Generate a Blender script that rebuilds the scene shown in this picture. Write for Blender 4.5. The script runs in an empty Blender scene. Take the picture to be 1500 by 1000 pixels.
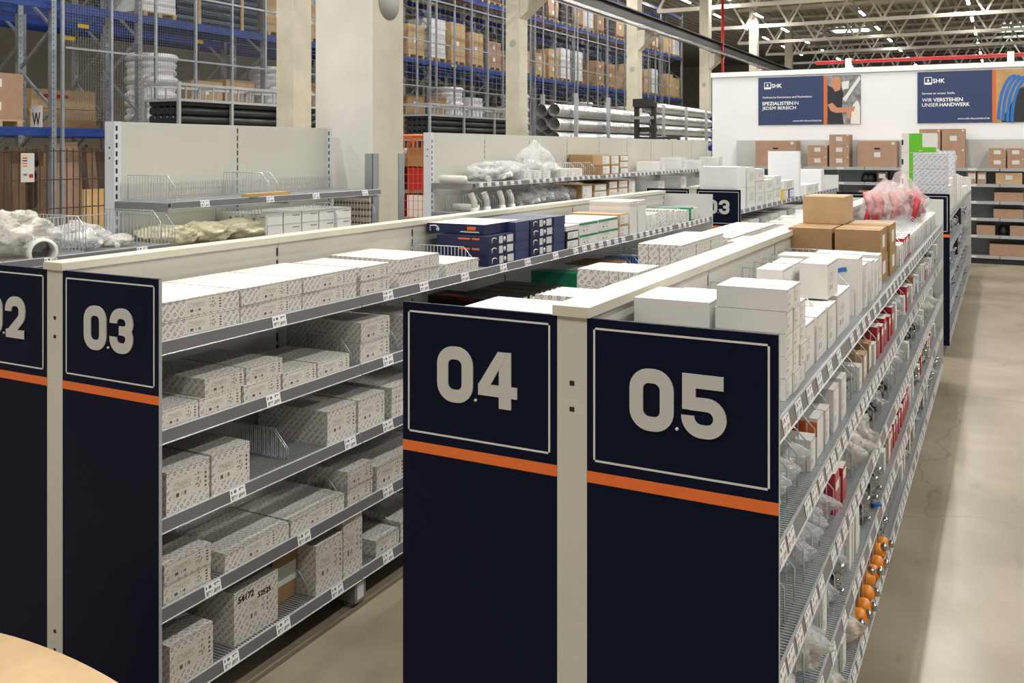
import bpy, bmesh, math, random
from mathutils import Vector, Matrix
from math import sin, cos, pi, radians as R
random.seed(7)
sc = bpy.context.scene
COL = bpy.context.collection
# ------------------------------------------------------------------ camera
F, YAW, HY, CAMZ = 1373.6, 0.483, 219.0, 1.80
cam = bpy.data.cameras.new('camera'); co = bpy.data.objects.new('camera', cam); COL.objects.link(co)
co.location = (0, 0, CAMZ); co.rotation_euler = (pi/2, 0, YAW)
cam.sensor_width = 36; cam.lens = F/1500*36; cam.shift_y = -(500-HY)/1500; cam.clip_end = 300; cam.clip_start = .05
sc.camera = co
CS, SN = cos(YAW), sin(YAW)
def Yat(u, X):            # distance along the aisle of a point seen in column u on the plane X
    t = (u-750)/F; return X*(CS+t*SN)/(t*CS-SN)
def Xat(u, Y):
    t = (u-750)/F; return Y*(t*CS-SN)/(CS+t*SN)
# ------------------------------------------------------------------ materials
M = {}
def nt(m): return m.node_tree.nodes, m.node_tree.links
def mat(name, col, rough=.5, metal=0, noise=0, nscale=20, bump=0, emit=0, alpha=1, spec=.5):
    m = bpy.data.materials.new(name); m.use_nodes = True; N, L = nt(m); b = N['Principled BSDF']
    b.inputs['Base Color'].default_value = (*col, 1); b.inputs['Roughness'].default_value = rough
    b.inputs['Metallic'].default_value = metal; b.inputs['Alpha'].default_value = alpha
    b.inputs['Specular IOR Level'].default_value = spec
    if emit:
        b.inputs['Emission Color'].default_value = (*col, 1); b.inputs['Emission Strength'].default_value = emit
    if noise or bump:
        tc = N.new('ShaderNodeTexCoord'); n = N.new('ShaderNodeTexNoise'); n.inputs['Scale'].default_value = nscale
        n.inputs['Detail'].default_value = 5; L.new(tc.outputs['Object'], n.inputs['Vector'])
        if noise:
            mx = N.new('ShaderNodeMixRGB'); mx.blend_type = 'MULTIPLY'; mx.inputs[0].default_value = 1
            r = N.new('ShaderNodeMapRange'); r.inputs[1].default_value = .3; r.inputs[2].default_value = .7
            r.inputs[3].default_value = 1-noise; r.inputs[4].default_value = 1+noise*.3
            L.new(n.outputs[0], r.inputs[0]); mx.inputs[1].default_value = (*col, 1); L.new(r.outputs[0], mx.inputs[2]); L.new(mx.outputs[0], b.inputs['Base Color'])
        if bump:
            bp = N.new('ShaderNodeBump'); bp.inputs['Strength'].default_value = bump; bp.inputs['Distance'].default_value = .01
            L.new(n.outputs[0], bp.inputs['Height']); L.new(bp.outputs[0], b.inputs['Normal'])
    M[name] = m; return m
def math_(N, L, op, a, b=None):
    n = N.new('ShaderNodeMath'); n.operation = op
    for i, v in enumerate((a, b)):
        if v is None: continue
        if hasattr(v, 'links'): L.new(v, n.inputs[i])
        else: n.inputs[i].default_value = v
    return n.outputs[0]
mat('cream', (.56, .55, .49), .38, noise=.04, nscale=2)
mat('cream_cap', (.60, .575, .48), .35, noise=.04, nscale=3)
mat('panel_grey', (.50, .505, .485), .4, noise=.04, nscale=2)
mat('post_white', (.62, .65, .70), .35)
mat('navy', (.0020, .0048, .020), .5, noise=.12, nscale=400, spec=.12)
mat('orange', (.74, .15, .025), .4)
mat('sign_white', (.64, .64, .62), .45)
mat('digit', (.52, .52, .50), .45)
mat('zinc', (.42, .46, .49), .32, metal=.75, noise=.1, nscale=60)
mat('zinc_dark', (.25, .27, .29), .4, metal=.6, noise=.1, nscale=30)
mat('wire', (.60, .64, .67), .3, metal=.55)
mat('rail', (.13, .13, .138), .35)
mat('rail_lip', (.36, .37, .38), .3)
mat('slot', (.012, .012, .012), .6)
mat('white_box', (.74, .73, .70), .55, noise=.03, nscale=6)
mat('white_wall', (.80, .82, .85), .55, noise=.02, nscale=1)
mat('card', (.36, .215, .10), .75, noise=.1, nscale=14)
mat('card_light', (.52, .36, .20), .75, noise=.1, nscale=10)
mat('card_pink', (.40, .25, .17), .75, noise=.1, nscale=10)
mat('tape', (.50, .34, .18), .3)
mat('red_box', (.42, .02, .03), .4)
mat('green_box', (.02, .26, .12), .45)
mat('lime', (.13, .50, .02), .45)
mat('blue_box', (.008, .013, .062), .4)
mat('blue_mid', (.035, .045, .13), .4)
mat('black_box', (.012, .011, .011), .4)
mat('rack_blue', (.010, .045, .26), .4, noise=.1, nscale=3)
mat('rack_grey', (.33, .36, .40), .4, metal=.5, noise=.15, nscale=8)
mat('cage', (.42, .44, .46), .4, metal=.5)
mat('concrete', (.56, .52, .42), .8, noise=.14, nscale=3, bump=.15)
mat('concrete_lit', (.74, .73, .69), .8, noise=.14, nscale=2.2, bump=.2)  # same concrete, with bright lamplight put into the colour
mat('disc_grey', (.33, .33, .31), .6)
mat('black_pipe', (.02, .022, .026), .35)
mat('blue_pipe', (.03, .05, .09), .35)
mat('spiral', (.55, .57, .58), .28, metal=.85)
mat('wood', (.50, .36, .20), .8, noise=.25, nscale=9)
mat('coil_white', (.72, .74, .77), .5)
mat('fence', (.06, .045, .035), .5)
mat('cap_blue', (.01, .04, .35), .5)
mat('steel', (.45, .45, .44), .22, metal=.9)
mat('white_plastic', (.80, .79, .75), .3)
mat('red_pipe', (.42, .012, .012), .35)
mat('roof', (.52, .49, .42), .7)
mat('truss', (.74, .71, .62), .5)
mat('black_metal', (.015, .015, .017), .4)
mat('orange_plastic', (.80, .26, .015), .35)
mat('yellow', (.75, .55, .02), .5)
mat('blue_item', (.02, .16, .50), .4)
mat('brown_dark', (.09, .05, .035), .6)
mat('lamp', (1, .99, .95), .5, emit=34)
mat('skin', (.55, .24, .14), .6)
mat('hair_grey', (.30, .27, .25), .7)
mat('photo_grey', (.30, .31, .33), .6, noise=.7, nscale=9)
mat('skylight', (.85, .92, 1), .5, emit=3)
mat('slat_beige', (.50, .46, .33), .6)
mat('photo_tan', (.52, .33, .14), .6, noise=.3, nscale=4)
mat('banner_navy', (.030, .052, .135), .4)
mat('banner_white', (.9, .92, .95), .4)
mat('work_shirt', (.022, .024, .03), .7)
mat('tan_shade', (.66, .52, .33), .7, noise=.05, nscale=8)
mat('stone_grey', (.22, .22, .215), .6)
mat('logo_blue', (.03, .24, .50), .4)
mat('yellow_bag', (.74, .70, .48), .35, bump=.6, nscale=25)
mat('frame_orange', (.62, .15, .03), .4)

def bagmat(name, col, alpha):
    m = mat(name, col, .18, alpha=alpha); N, L = nt(m); b = N['Principled BSDF']
    b.inputs['Specular IOR Level'].default_value = .8; tc = N.new('ShaderNodeTexCoord'); v = N.new('ShaderNodeTexVoronoi'); v.feature = 'DISTANCE_TO_EDGE'; v.inputs['Scale'].default_value = 26
    n = N.new('ShaderNodeTexNoise'); n.inputs['Scale'].default_value = 9; n.inputs['Detail'].default_value = 6
    L.new(tc.outputs['Object'], n.inputs['Vector'])
    ad = N.new('ShaderNodeVectorMath'); ad.operation = 'ADD'; L.new(tc.outputs['Object'], ad.inputs[0])
    sc_ = N.new('ShaderNodeVectorMath'); sc_.operation = 'SCALE'; sc_.inputs['Scale'].default_value = .12; L.new(n.outputs['Color'], sc_.inputs[0]); L.new(sc_.outputs[0], ad.inputs[1])
    L.new(ad.outputs[0], v.inputs['Vector'])
    bp = N.new('ShaderNodeBump'); bp.inputs['Strength'].default_value = .9; bp.inputs['Distance'].default_value = .02
    L.new(v.outputs['Distance'], bp.inputs['Height']); L.new(bp.outputs[0], b.inputs['Normal'])
bagmat('bag_clear', (.80, .82, .84), .38)
bagmat('bag_white', (.84, .82, .76), .50)
bagmat('bag_red', (.80, .66, .68), .34)

def mask_box(N, L, u, v, a, b, c, d):
    return math_(N, L, 'MULTIPLY', math_(N, L, 'MULTIPLY', math_(N, L, 'GREATER_THAN', u, a), math_(N, L, 'LESS_THAN', u, b)),
                 math_(N, L, 'MULTIPLY', math_(N, L, 'GREATER_THAN', v, c), math_(N, L, 'LESS_THAN', v, d)))
def uvnodes(m):
    N, L = nt(m); uv = N.new('ShaderNodeUVMap'); s = N.new('ShaderNodeSeparateXYZ'); L.new(uv.outputs[0], s.inputs[0]); return N, L, s.outputs[0], s.outputs[1]
def noise1(N, L, u, sc_, v=None, vs=1):
    c = N.new('ShaderNodeCombineXYZ'); L.new(math_(N, L, 'MULTIPLY', u, sc_), c.inputs[0])
    if v is not None: L.new(math_(N, L, 'MULTIPLY', v, vs), c.inputs[1])
    w = N.new('ShaderNodeTexWhiteNoise'); w.noise_dimensions = '2D'
    f = N.new('ShaderNodeVectorMath'); f.operation = 'FLOOR'; L.new(c.outputs[0], f.inputs[0]); L.new(f.outputs[0], w.inputs[0]); return w.outputs['Value']
def mixin(m, mask, base, dark):
    N, L = nt(m); b = N['Principled BSDF']; mx = N.new('ShaderNodeMixRGB'); L.new(mask, mx.inputs[0])
    mx.inputs[1].default_value = (*base, 1); mx.inputs[2].default_value = (*dark, 1); L.new(mx.outputs[0], b.inputs['Base Color']); return mx
def printmat(name, base, ink, icon=True):
    m = mat(name, base, .5); N, L, u, v = uvnodes(m)
    fr = math_(N, L, 'FRACT', math_(N, L, 'MULTIPLY', v, 13))
    line = math_(N, L, 'MULTIPLY', math_(N, L, 'GREATER_THAN', fr, .5), math_(N, L, 'GREATER_THAN', noise1(N, L, u, 46, v, 13), .35))
    t1 = math_(N, L, 'MULTIPLY', line, mask_box(N, L, u, v, .06, .52, .40, .80))
    t1 = math_(N, L, 'MULTIPLY', t1, .55)
    bar = math_(N, L, 'MULTIPLY', math_(N, L, 'GREATER_THAN', noise1(N, L, u, 75), .45), mask_box(N, L, u, v, .07, .40, .12, .30))
    k = math_(N, L, 'MAXIMUM', t1, bar)
    if icon:
        logo = math_(N, L, 'MULTIPLY', math_(N, L, 'GREATER_THAN', noise1(N, L, u, 28, v, 12), .4), mask_box(N, L, u, v, .62, .84, .80, .90))
        pic = math_(N, L, 'MULTIPLY', math_(N, L, 'GREATER_THAN', noise1(N, L, u, 30, v, 12), .62), mask_box(N, L, u, v, .64, .80, .2, .66))
        dots = math_(N, L, 'MULTIPLY', math_(N, L, 'GREATER_THAN', math_(N, L, 'FRACT', math_(N, L, 'MULTIPLY', v, 5)), .45), mask_box(N, L, u, v, .90, .955, .1, .92))
        k = math_(N, L, 'MAXIMUM', k, math_(N, L, 'MAXIMUM', math_(N, L, 'MULTIPLY', pic, .7), math_(N, L, 'MAXIMUM', logo, dots)))
    mixin(m, k, base, ink)
printmat('print', (.70, .67, .61), (.10, .095, .09))
printmat('print_white', (.76, .755, .73), (.12, .12, .12), False)
def tagmat():
    m = mat('tag', (.82, .82, .82), .35); N, L, u, v = uvnodes(m)
    a = math_(N, L, 'MULTIPLY', math_(N, L, 'GREATER_THAN', noise1(N, L, u, 38), .45), mask_box(N, L, u, v, .08, .45, .62, .86))
    b = math_(N, L, 'MULTIPLY', math_(N, L, 'GREATER_THAN', noise1(N, L, u, 22, v, 9), .4), mask_box(N, L, u, v, .6, .9, .66, .86))
    c = math_(N, L, 'MULTIPLY', math_(N, L, 'GREATER_THAN', noise1(N, L, u, 26, v, 9), .35), mask_box(N, L, u, v, .08, .92, .10, .44))
    mixin(m, math_(N, L, 'MAXIMUM', math_(N, L, 'MAXIMUM', a, b), math_(N, L, 'MULTIPLY', c, .8)), (.82, .82, .82), (.12, .12, .13))
tagmat()
def patmat(name, base, ink, cell=.019, rough=.5):
    m = mat(name, base, rough); N, L, u, v = uvnodes(m)
    a = math_(N, L, 'DIVIDE', math_(N, L, 'ADD', u, v), cell*1.41); b = math_(N, L, 'DIVIDE', math_(N, L, 'SUBTRACT', v, u), cell*1.41)
    row = math_(N, L, 'FLOOR', b); fb = math_(N, L, 'SUBTRACT', math_(N, L, 'FRACT', b), .5)
    sh = math_(N, L, 'ADD', math_(N, L, 'DIVIDE', a, 2.6), math_(N, L, 'MULTIPLY', row, .37))
    fa = math_(N, L, 'SUBTRACT', math_(N, L, 'FRACT', sh), .5)
    # ring
    x = math_(N, L, 'MULTIPLY', math_(N, L, 'ADD', fa, .32), 2.6)
    r = math_(N, L, 'SQRT', math_(N, L, 'ADD', math_(N, L, 'MULTIPLY', x, x), math_(N, L, 'MULTIPLY', fb, fb)))
    ring = math_(N, L, 'LESS_THAN', math_(N, L, 'ABSOLUTE', math_(N, L, 'SUBTRACT', r, .23)), .085)
    tx = math_(N, L, 'MULTIPLY', math_(N, L, 'GREATER_THAN', fa, -.12), math_(N, L, 'LESS_THAN', math_(N, L, 'ABSOLUTE', fb), .20))
    tx = math_(N, L, 'MULTIPLY', tx, math_(N, L, 'LESS_THAN', fa, .44))
    tx = math_(N, L, 'MULTIPLY', tx, math_(N, L, 'GREATER_THAN', noise1(N, L, a, 9, b, 1), .3))
    k = math_(N, L, 'MAXIMUM', ring, math_(N, L, 'MULTIPLY', tx, .75))
    mixin(m, k, base, ink)
patmat('pattern', (.72, .70, .65), (.30, .29, .275))
patmat('pattern_blue', (.66, .68, .74), (.34, .37, .45), .03)
# floor
def floormat():
    m = mat('floor_concrete', (.45, .41, .34), .28); N, L = nt(m); b = N['Principled BSDF']
    tc = N.new('ShaderNodeTexCoord')
    def ns(s, d=6, dist=0):
        n = N.new('ShaderNodeTexNoise'); n.inputs['Scale'].default_value = s; n.inputs['Detail'].default_value = d; n.inputs['Distortion'].default_value = dist
        L.new(tc.outputs['Object'], n.inputs['Vector']); return n.outputs[0]
    cr = N.new('ShaderNodeValToRGB'); e = cr.color_ramp.elements; e[0].position = .32; e[0].color = (.215, .18, .125, 1); e[1].position = .72; e[1].color = (.355, .31, .225, 1)
    L.new(ns(1.1, 8, .8), cr.inputs[0])
    # scratches and stains
    mp = N.new('ShaderNodeMapping'); mp.inputs['Scale'].default_value = (9, 3.2, 1); mp.inputs['Rotation'].default_value = (0, 0, .5); L.new(tc.outputs['Object'], mp.inputs[0])
    n2 = N.new('ShaderNodeTexNoise'); n2.inputs['Scale'].default_value = 1.3; n2.inputs['Detail'].default_value = 8; L.new(mp.outputs[0], n2.inputs['Vector'])
    st = N.new('ShaderNodeMapRange'); st.inputs[1].default_value = .63; st.inputs[2].default_value = .72; st.inputs[3].default_value = 0; st.inputs[4].default_value = .35; L.new(n2.outputs[0], st.inputs[0])
    vo = N.new('ShaderNodeTexVoronoi'); vo.feature = 'DISTANCE_TO_EDGE'; vo.inputs['Scale'].default_value = .33
    wv = N.new('ShaderNodeVectorMath'); wv.operation = 'ADD'; L.new(tc.outputs['Object'], wv.inputs[0])
    n3 = N.new('ShaderNodeTexNoise'); n3.inputs['Scale'].default_value = .8; n3.inputs['Detail'].default_value = 6; L.new(tc.outputs['Object'], n3.inputs['Vector']); L.new(n3.outputs['Color'], wv.inputs[1])
    L.new(wv.outputs[0], vo.inputs['Vector'])
    ck = math_(N, L, 'MULTIPLY', math_(N, L, 'LESS_THAN', vo.outputs['Distance'], .0016), .45)
    s = N.new('ShaderNodeSeparateXYZ'); L.new(tc.outputs['Object'], s.inputs[0])
    j = math_(N, L, 'LESS_THAN', math_(N, L, 'ABSOLUTE', math_(N, L, 'SUBTRACT', math_(N, L, 'FRACT', math_(N, L, 'DIVIDE', math_(N, L, 'ADD', s.outputs[1], 1.4), 6)), .5)), .0009)
    k = math_(N, L, 'MAXIMUM', math_(N, L, 'MAXIMUM', st.outputs[0], ck), math_(N, L, 'MULTIPLY', j, .6))
    mx = N.new('ShaderNodeMixRGB'); L.new(k, mx.inputs[0]); L.new(cr.outputs[0], mx.inputs[1]); mx.inputs[2].default_value = (.10, .085, .065, 1)
    L.new(mx.outputs[0], b.inputs['Base Color'])
    rr = N.new('ShaderNodeMapRange'); rr.inputs[3].default_value = .22; rr.inputs[4].default_value = .46; L.new(ns(2.3), rr.inputs[0]); L.new(rr.outputs[0], b.inputs['Roughness'])
floormat()

# ------------------------------------------------------------------ mesh building
class MB:
    def __init__(s): s.bm = bmesh.new(); s.uv = s.bm.loops.layers.uv.new('UVMap'); s.mats = []
    def mi(s, m):
        if m not in s.mats: s.mats.append(m)
        return s.mats.index(m)
    def face(s, vs, m, uvs=None, smooth=False):
        f = s.bm.faces.new([v if isinstance(v, bmesh.types.BMVert) else s.bm.verts.new(v) for v in vs]); f.material_index = s.mi(m); f.smooth = smooth
        f.normal_update()
        if uvs is None:
            n = f.normal; ax = max(range(3), key=lambda i: abs(n[i])); a, b = ((1, 2), (0, 2), (0, 1))[ax]
            uvs = [(l.vert.co[a], l.vert.co[b]) for l in f.loops]
        for l, c in zip(f.loops, uvs): l[s.uv].uv = c
        return f
    def box(s, a, b, m, sides=None):
        x0, y0, z0 = a; x1, y1, z1 = b
        if x0 > x1: x0, x1 = x1, x0
        if y0 > y1: y0, y1 = y1, y0
        if z0 > z1: z0, z1 = z1, z0
        v = [s.bm.verts.new(p) for p in ((x0, y0, z0), (x1, y0, z0), (x1, y1, z0), (x0, y1, z0), (x0, y0, z1), (x1, y0, z1), (x1, y1, z1), (x0, y1, z1))]
        for q, k in (((0, 3, 2, 1), 'b'), ((4, 5, 6, 7), 't'), ((0, 1, 5, 4), 'f'), ((2, 3, 7, 6), 'k'), ((1, 2, 6, 5), 'r'), ((3, 0, 4, 7), 'l')):
            s.face([v[i] for i in q], (sides or {}).get(k, m))
        return s
    def bar(s, p, q, w, m, h=None):     # square bar between two points
        p, q = Vector(p), Vector(q); d = (q-p).normalized(); up = Vector((0, 0, 1)) if abs(d.z) < .95 else Vector((0, 1, 0))
        a = d.cross(up).normalized()*w/2; b = a.cross(d).normalized()*(h or w)/2
        v = [s.bm.verts.new(o+x*a+y*b) for o in (p, q) for x, y in ((-1, -1), (1, -1), (1, 1), (-1, 1))]
        for f in ((0, 1, 2, 3), (7, 6, 5, 4), (0, 4, 5, 1), (1, 5, 6, 2), (2, 6, 7, 3), (3, 7, 4, 0)): s.face([v[i] for i in f], m)
        return s
    def tube(s, pts, r, m, n=8, closed=False, cap=True):
        pts = [Vector(p) for p in pts]; rings = []; K = len(pts); prev = None
        for i, p in enumerate(pts):
            t = (pts[(i+1) % K]-pts[i-1]) if closed else (pts[min(i+1, K-1)]-pts[max(i-1, 0)])
            t.normalize(); a = prev if prev is not None else (Vector((0, 0, 1)) if abs(t.z) < .9 else Vector((1, 0, 0)))
            a = (a-t*a.dot(t)).normalized(); prev = a; b = t.cross(a)
            rr = r[i] if isinstance(r, (list, tuple)) else r
            rings.append([s.bm.verts.new(p+(a*cos(2*pi*k/n)+b*sin(2*pi*k/n))*rr) for k in range(n)])
        for i in range(K if closed else K-1):
            A, B = rings[i], rings[(i+1) % K]
            for k in range(n): s.face([A[k], A[(k+1) % n], B[(k+1) % n], B[k]], m, smooth=True)
        if cap and not closed: s.face(rings[0][::-1], m); s.face(rings[-1], m)
        return s
    def lathe(s, prof, m, n=20, axis='z', c=(0, 0, 0)):
        c = Vector(c); rings = []
        for r, z in prof:
            rg = []
            for k in range(n):
                a = 2*pi*k/n; p = {'z': (r*cos(a), r*sin(a), z), 'y': (r*cos(a), z, r*sin(a)), 'x': (z, r*cos(a), r*sin(a))}[axis]
                rg.append(s.bm.verts.new(c+Vector(p)))
            rings.append(rg)
        for A, B in zip(rings, rings[1:]):
            for k in range(n): s.face([A[k], A[(k+1) % n], B[(k+1) % n], B[k]], m, smooth=True)
        return s
    def poly(s, pts, m, off=(0, 0, 0), th=0, ax='y'):   # flat polygon in the XZ plane facing -Y, optional thickness
        P = [Vector((p[0], 0, p[1]))+Vector(off) for p in pts]
        fr = s.face(P, m)
        if th:
            bk = [p+Vector((0, th, 0)) for p in P]
            for i in range(len(P)): s.face([P[i], bk[i], bk[(i+1) % len(P)], P[(i+1) % len(P)]], m)
        return s
    def mesh(s, name, recalc=True):
        if recalc: bmesh.ops.recalc_face_normals(s.bm, faces=s.bm.faces)
        me = bpy.data.meshes.new(name); s.bm.to_mesh(me); s.bm.free()
        for k in s.mats: me.materials.append(M[k])
        return me
def put(name, me, loc=(0, 0, 0), parent=None, rz=0, label=None, cat=None, group=None, kind=None, rot=None, scale=None):
    o = bpy.data.objects.new(name, me); COL.objects.link(o); o.location = loc; o.rotation_euler = rot or (0, 0, rz)
    if scale: o.scale = scale
    if parent: o.parent = parent
    for k, v in (('label', label), ('category', cat), ('group', group), ('kind', kind)):
        if v: o[k] = v
    return o
def root(name, loc, label, cat, group=None, rz=0): return put(name, None, loc, None, rz, label, cat, group)
def struct(name, mb, **k): return put(name, mb.mesh(name), kind='structure', **k)
ONES = 'first second third fourth fifth sixth seventh eighth ninth tenth eleventh twelfth thirteenth fourteenth fifteenth sixteenth seventeenth eighteenth nineteenth'.split()
TENS = ['', '', 'twenty', 'thirty', 'forty', 'fifty', 'sixty', 'seventy', 'eighty', 'ninety']
def ordi(n):
    if n <= 19: return ONES[n-1]
    t, o = divmod(n, 10)
    return TENS[t][:-1]+'ieth' if o == 0 else TENS[t]+'-'+ONES[o-1]
def textmesh(s, size, mname, bold=0, align='LEFT', extrude=.002):
    c = bpy.data.curves.new('lettering', 'FONT'); c.body = s; c.size = size; c.offset = bold; c.align_x = align; c.extrude = extrude
    c.resolution_u = 3
    o = bpy.data.objects.new('lettering', c); COL.objects.link(o)
    bpy.context.view_layer.update()
    me = bpy.data.meshes.new_from_object(o.evaluated_get(bpy.context.evaluated_depsgraph_get()))
    bpy.data.objects.remove(o); me.materials.clear(); me.materials.append(M[mname]); return me
def fittext(s, x0, x1, cap, mname, bold=0):
    me = textmesh(s, 1, mname, bold, extrude=.02)
    xs = [v.co.x for v in me.vertices]; ys_ = [v.co.y for v in me.vertices]; a, b = min(xs), max(xs); h = .72
    for v in me.vertices: v.co.x = x0+(v.co.x-a)*(x1-x0)/(b-a); v.co.y *= cap/h; v.co.z *= .05
    return me
FRONT = (pi/2, 0, 0)      # text standing up and facing the camera end of the aisle
SIDE = (pi/2, 0, pi/2)    # text facing +X

# ------------------------------------------------------------------ digits (rounded block numerals)
def arc(cx, cy, r, a0, a1, n=7): return [(cx+r*cos(R(a0+(a1-a0)*i/n)), cy+r*sin(R(a0+(a1-a0)*i/n))) for i in range(n+1)]
def ribbon(mb, pts, w, m, closed=False, off=(0, 0, 0), sx=1, sz=1):
    P = [Vector((p[0], p[1])) for p in pts]; n = len(P); A, B = [], []
    for i in range(n):
        a = P[i-1] if (closed or i) else None; b = P[(i+1) % n] if (closed or i < n-1) else None
        d1 = (P[i]-a).normalized() if a is not None else None; d2 = (b-P[i]).normalized() if b is not None else None
        d1 = d1 or d2; d2 = d2 or d1; t = (d1+d2).normalized(); nn = Vector((-t.y, t.x)); k = w/2/max(.35, nn.dot(Vector((-d1.y, d1.x))))
        A.append(P[i]+nn*k); B.append(P[i]-nn*k)
    dy = -.0003*(mb.__dict__.setdefault('layer', 0)); mb.layer += 1
    cv = lambda p, y: Vector(off)+Vector((p.x*sx, y+dy, p.y*sz))
    for i in range(n if closed else n-1):
        j = (i+1) % n
        mb.face([cv(A[i], 0), cv(A[j], 0), cv(B[j], 0), cv(B[i], 0)], m)
        mb.face([cv(A[i], 0), cv(A[i], .004), cv(A[j], .004), cv(A[j], 0)], m)
        mb.face([cv(B[i], 0), cv(B[j], 0), cv(B[j], .004), cv(B[i], .004)], m)
W_ = .23
def digit(ch, off, h, m='digit'):
    mb = MB(); k = dict(m=m, off=off, sx=h, sz=h)
    l, r, b, t, q = .12, .64, .11, .89, .22
    if ch == '0': ribbon(mb, arc(l+q, t-q, q, 180, 90)+arc(r-q, t-q, q, 90, 0)+arc(r-q, b+q, q, 0, -90)+arc(l+q, b+q, q, -90, -180), W_, closed=True, **k)
    if ch == '3':
        ribbon(mb, [(l, .66)]+arc(l+q, t-q, q, 180, 90)+arc(r-q, t-q, q, 90, 0)+arc(r-.17, .665, .17, -3, -90), W_, **k)
        ribbon(mb, [(.31, .505), (.56, .505)], .2, **k)
        ribbon(mb, arc(r-.17, .34, .17, 90, 0)+arc(r-q, b+q, q, 0, -90)+arc(l+q, b+q, q, -90, -180)+[(l, .36)], W_, **k)
    if ch == '5':
        ribbon(mb, [(.70, t), (.14, t), (.14, .43)], .22, **k)
        ribbon(mb, [(.14, .53), (.38, .53)]+arc(.43, .32, .21, 90, 0)+arc(.42, .32, .22, -5, -90)+arc(.34, .32, .22, -90, -175)+[(.12, .34)], .21, **k)
    if ch == '2':
        ribbon(mb, [(l, .64)]+arc(l+q, t-q, q, 180, 90)+arc(r-q, t-q, q, 90, 0)+arc(r-.25, .62, .25, 0, -40)+[(.20, .12)], W_, **k)
        ribbon(mb, [(.04, .1), (.74, .1)], .2, **k)
    if ch == '4':
        o = Vector(off)
        for q, P in enumerate(([(.42, 1), (.66, 1), (.66, 0), (.42, 0)], [(0, .2), (0, .4), (.78, .4), (.78, .2)], [(0, .38), (.40, 1), (.60, 1), (.24, .38)])):
            mb.poly([(x*h, z*h) for x, z in P], m, Vector(off)-Vector((0, .0003*q, 0)), .004)
    return mb.mesh('digit', False)

# ------------------------------------------------------------------ gondola pieces
LV = [1.220, .953, .686, .419, .150]
def shelf_mesh(w=1.0, depth=.421, tray=False):     # local: back at x=0, front at x=depth, y 0..w, top z=0
    mb = MB(); n = int(w/.0133)
    mb.box((0, .004, -.022), (.012, w-.004, -.004), 'zinc'); mb.box((depth-.03, .004, -.028), (depth-.024, w-.004, -.002), 'zinc')
    for i in range(n):
        y = .006+i*(w-.012)/(n-1); mb.box((0, y-.0022, -.0045), (depth-.004, y+.0022, 0), 'wire')
    for x in (.1, .2, .3): mb.box((x, .004, -.010), (x+.006, w-.004, -.0045), 'zinc')
    for y in (.002, w-.008): mb.box((0, y, -.055), (depth-.03, y+.006, -.006), 'zinc')   # brackets
    return mb.mesh('shelf')
def rail_mesh(w=1.0):     # price rail, slanted outward, local at shelf front, y 0..w, x outward
    mb = MB(); a, b = .003, w-.003
    P = [(0, .005), (.002, .002), (.009, -.033), (.012, -.0355), (.010, -.038), (.005, -.035), (-.003, -.002), (-.004, .005)]
    ms = ['rail_lip', 'rail', 'rail_lip', 'rail_lip', 'rail', 'rail', 'rail', 'rail_lip']
    for i in range(8):
        p, q = P[i], P[(i+1) % 8]
        mb.face([(p[0], a, p[1]), (p[0], b, p[1]), (q[0], b, q[1]), (q[0], a, q[1])], ms[i])
    mb.face([(p[0], a, p[1]) for p in P], 'rail_lip'); mb.face([(p[0], b, p[1]) for p in P][::-1], 'rail_lip')
    return mb.mesh('price_rail')
def tag_mesh(w=.07):
    mb = MB(); mb.face([(.0102, -w/2, -.0345), (.0102, w/2, -.0345), (.0032, w/2, .003), (.0032, -w/2, .003)], 'tag', [(0, 0), (1, 0), (1, 1), (0, 1)])
    return mb.mesh('price_tag', False)
SHELF, RAIL, TAG = shelf_mesh(), rail_mesh(), tag_mesh()
SHELF45 = shelf_mesh(depth=.46)
def tags_merged(lst):
    mb = MB(); w = .07
    for (X, y, z, s) in lst:
        mb.face([(X+s*.0102, y-s*w/2, z-.0345), (X+s*.0102, y+s*w/2, z-.0345), (X+s*.0032, y+s*w/2, z+.003), (X+s*.0032, y-s*w/2, z+.003)], 'tag', [(0, 0), (1, 0), (1, 1), (0, 1)])
    return mb.mesh('price_tags', False)
def slotted_post(h, w=.075, d=.05, face='cream'):    # centred x, y from 0 to d; slots on the two side faces
    mb = MB(); mb.box((-w/2, 0, .0), (w/2, d, h), face, {'r': 'post_white', 'l': 'post_white'})
    z = .06
    while z < h-.05:
        for sx in (-1, 1): mb.box((sx*(w/2+.0004), .010, z), (sx*(w/2-.002), .024, z+.030), 'slot')
        z += .05
    for z in (h-.16, h-.22, .25, .19): mb.box((-.006, -.0006, z), (.006, .001, z+.011), 'slot')
    return mb.mesh('upright')
def seam_post(h, w, face='panel_grey'):
    mb = MB(); mb.box((-w/2, -.0065, 0), (w/2, .0065, h), face); z = .06
    while z < h-.05: mb.box((-w/2-.0006, -.005, z), (w/2+.0006, .005, z+.034), 'slot'); z += .05
    return mb.mesh('upright')
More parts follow.
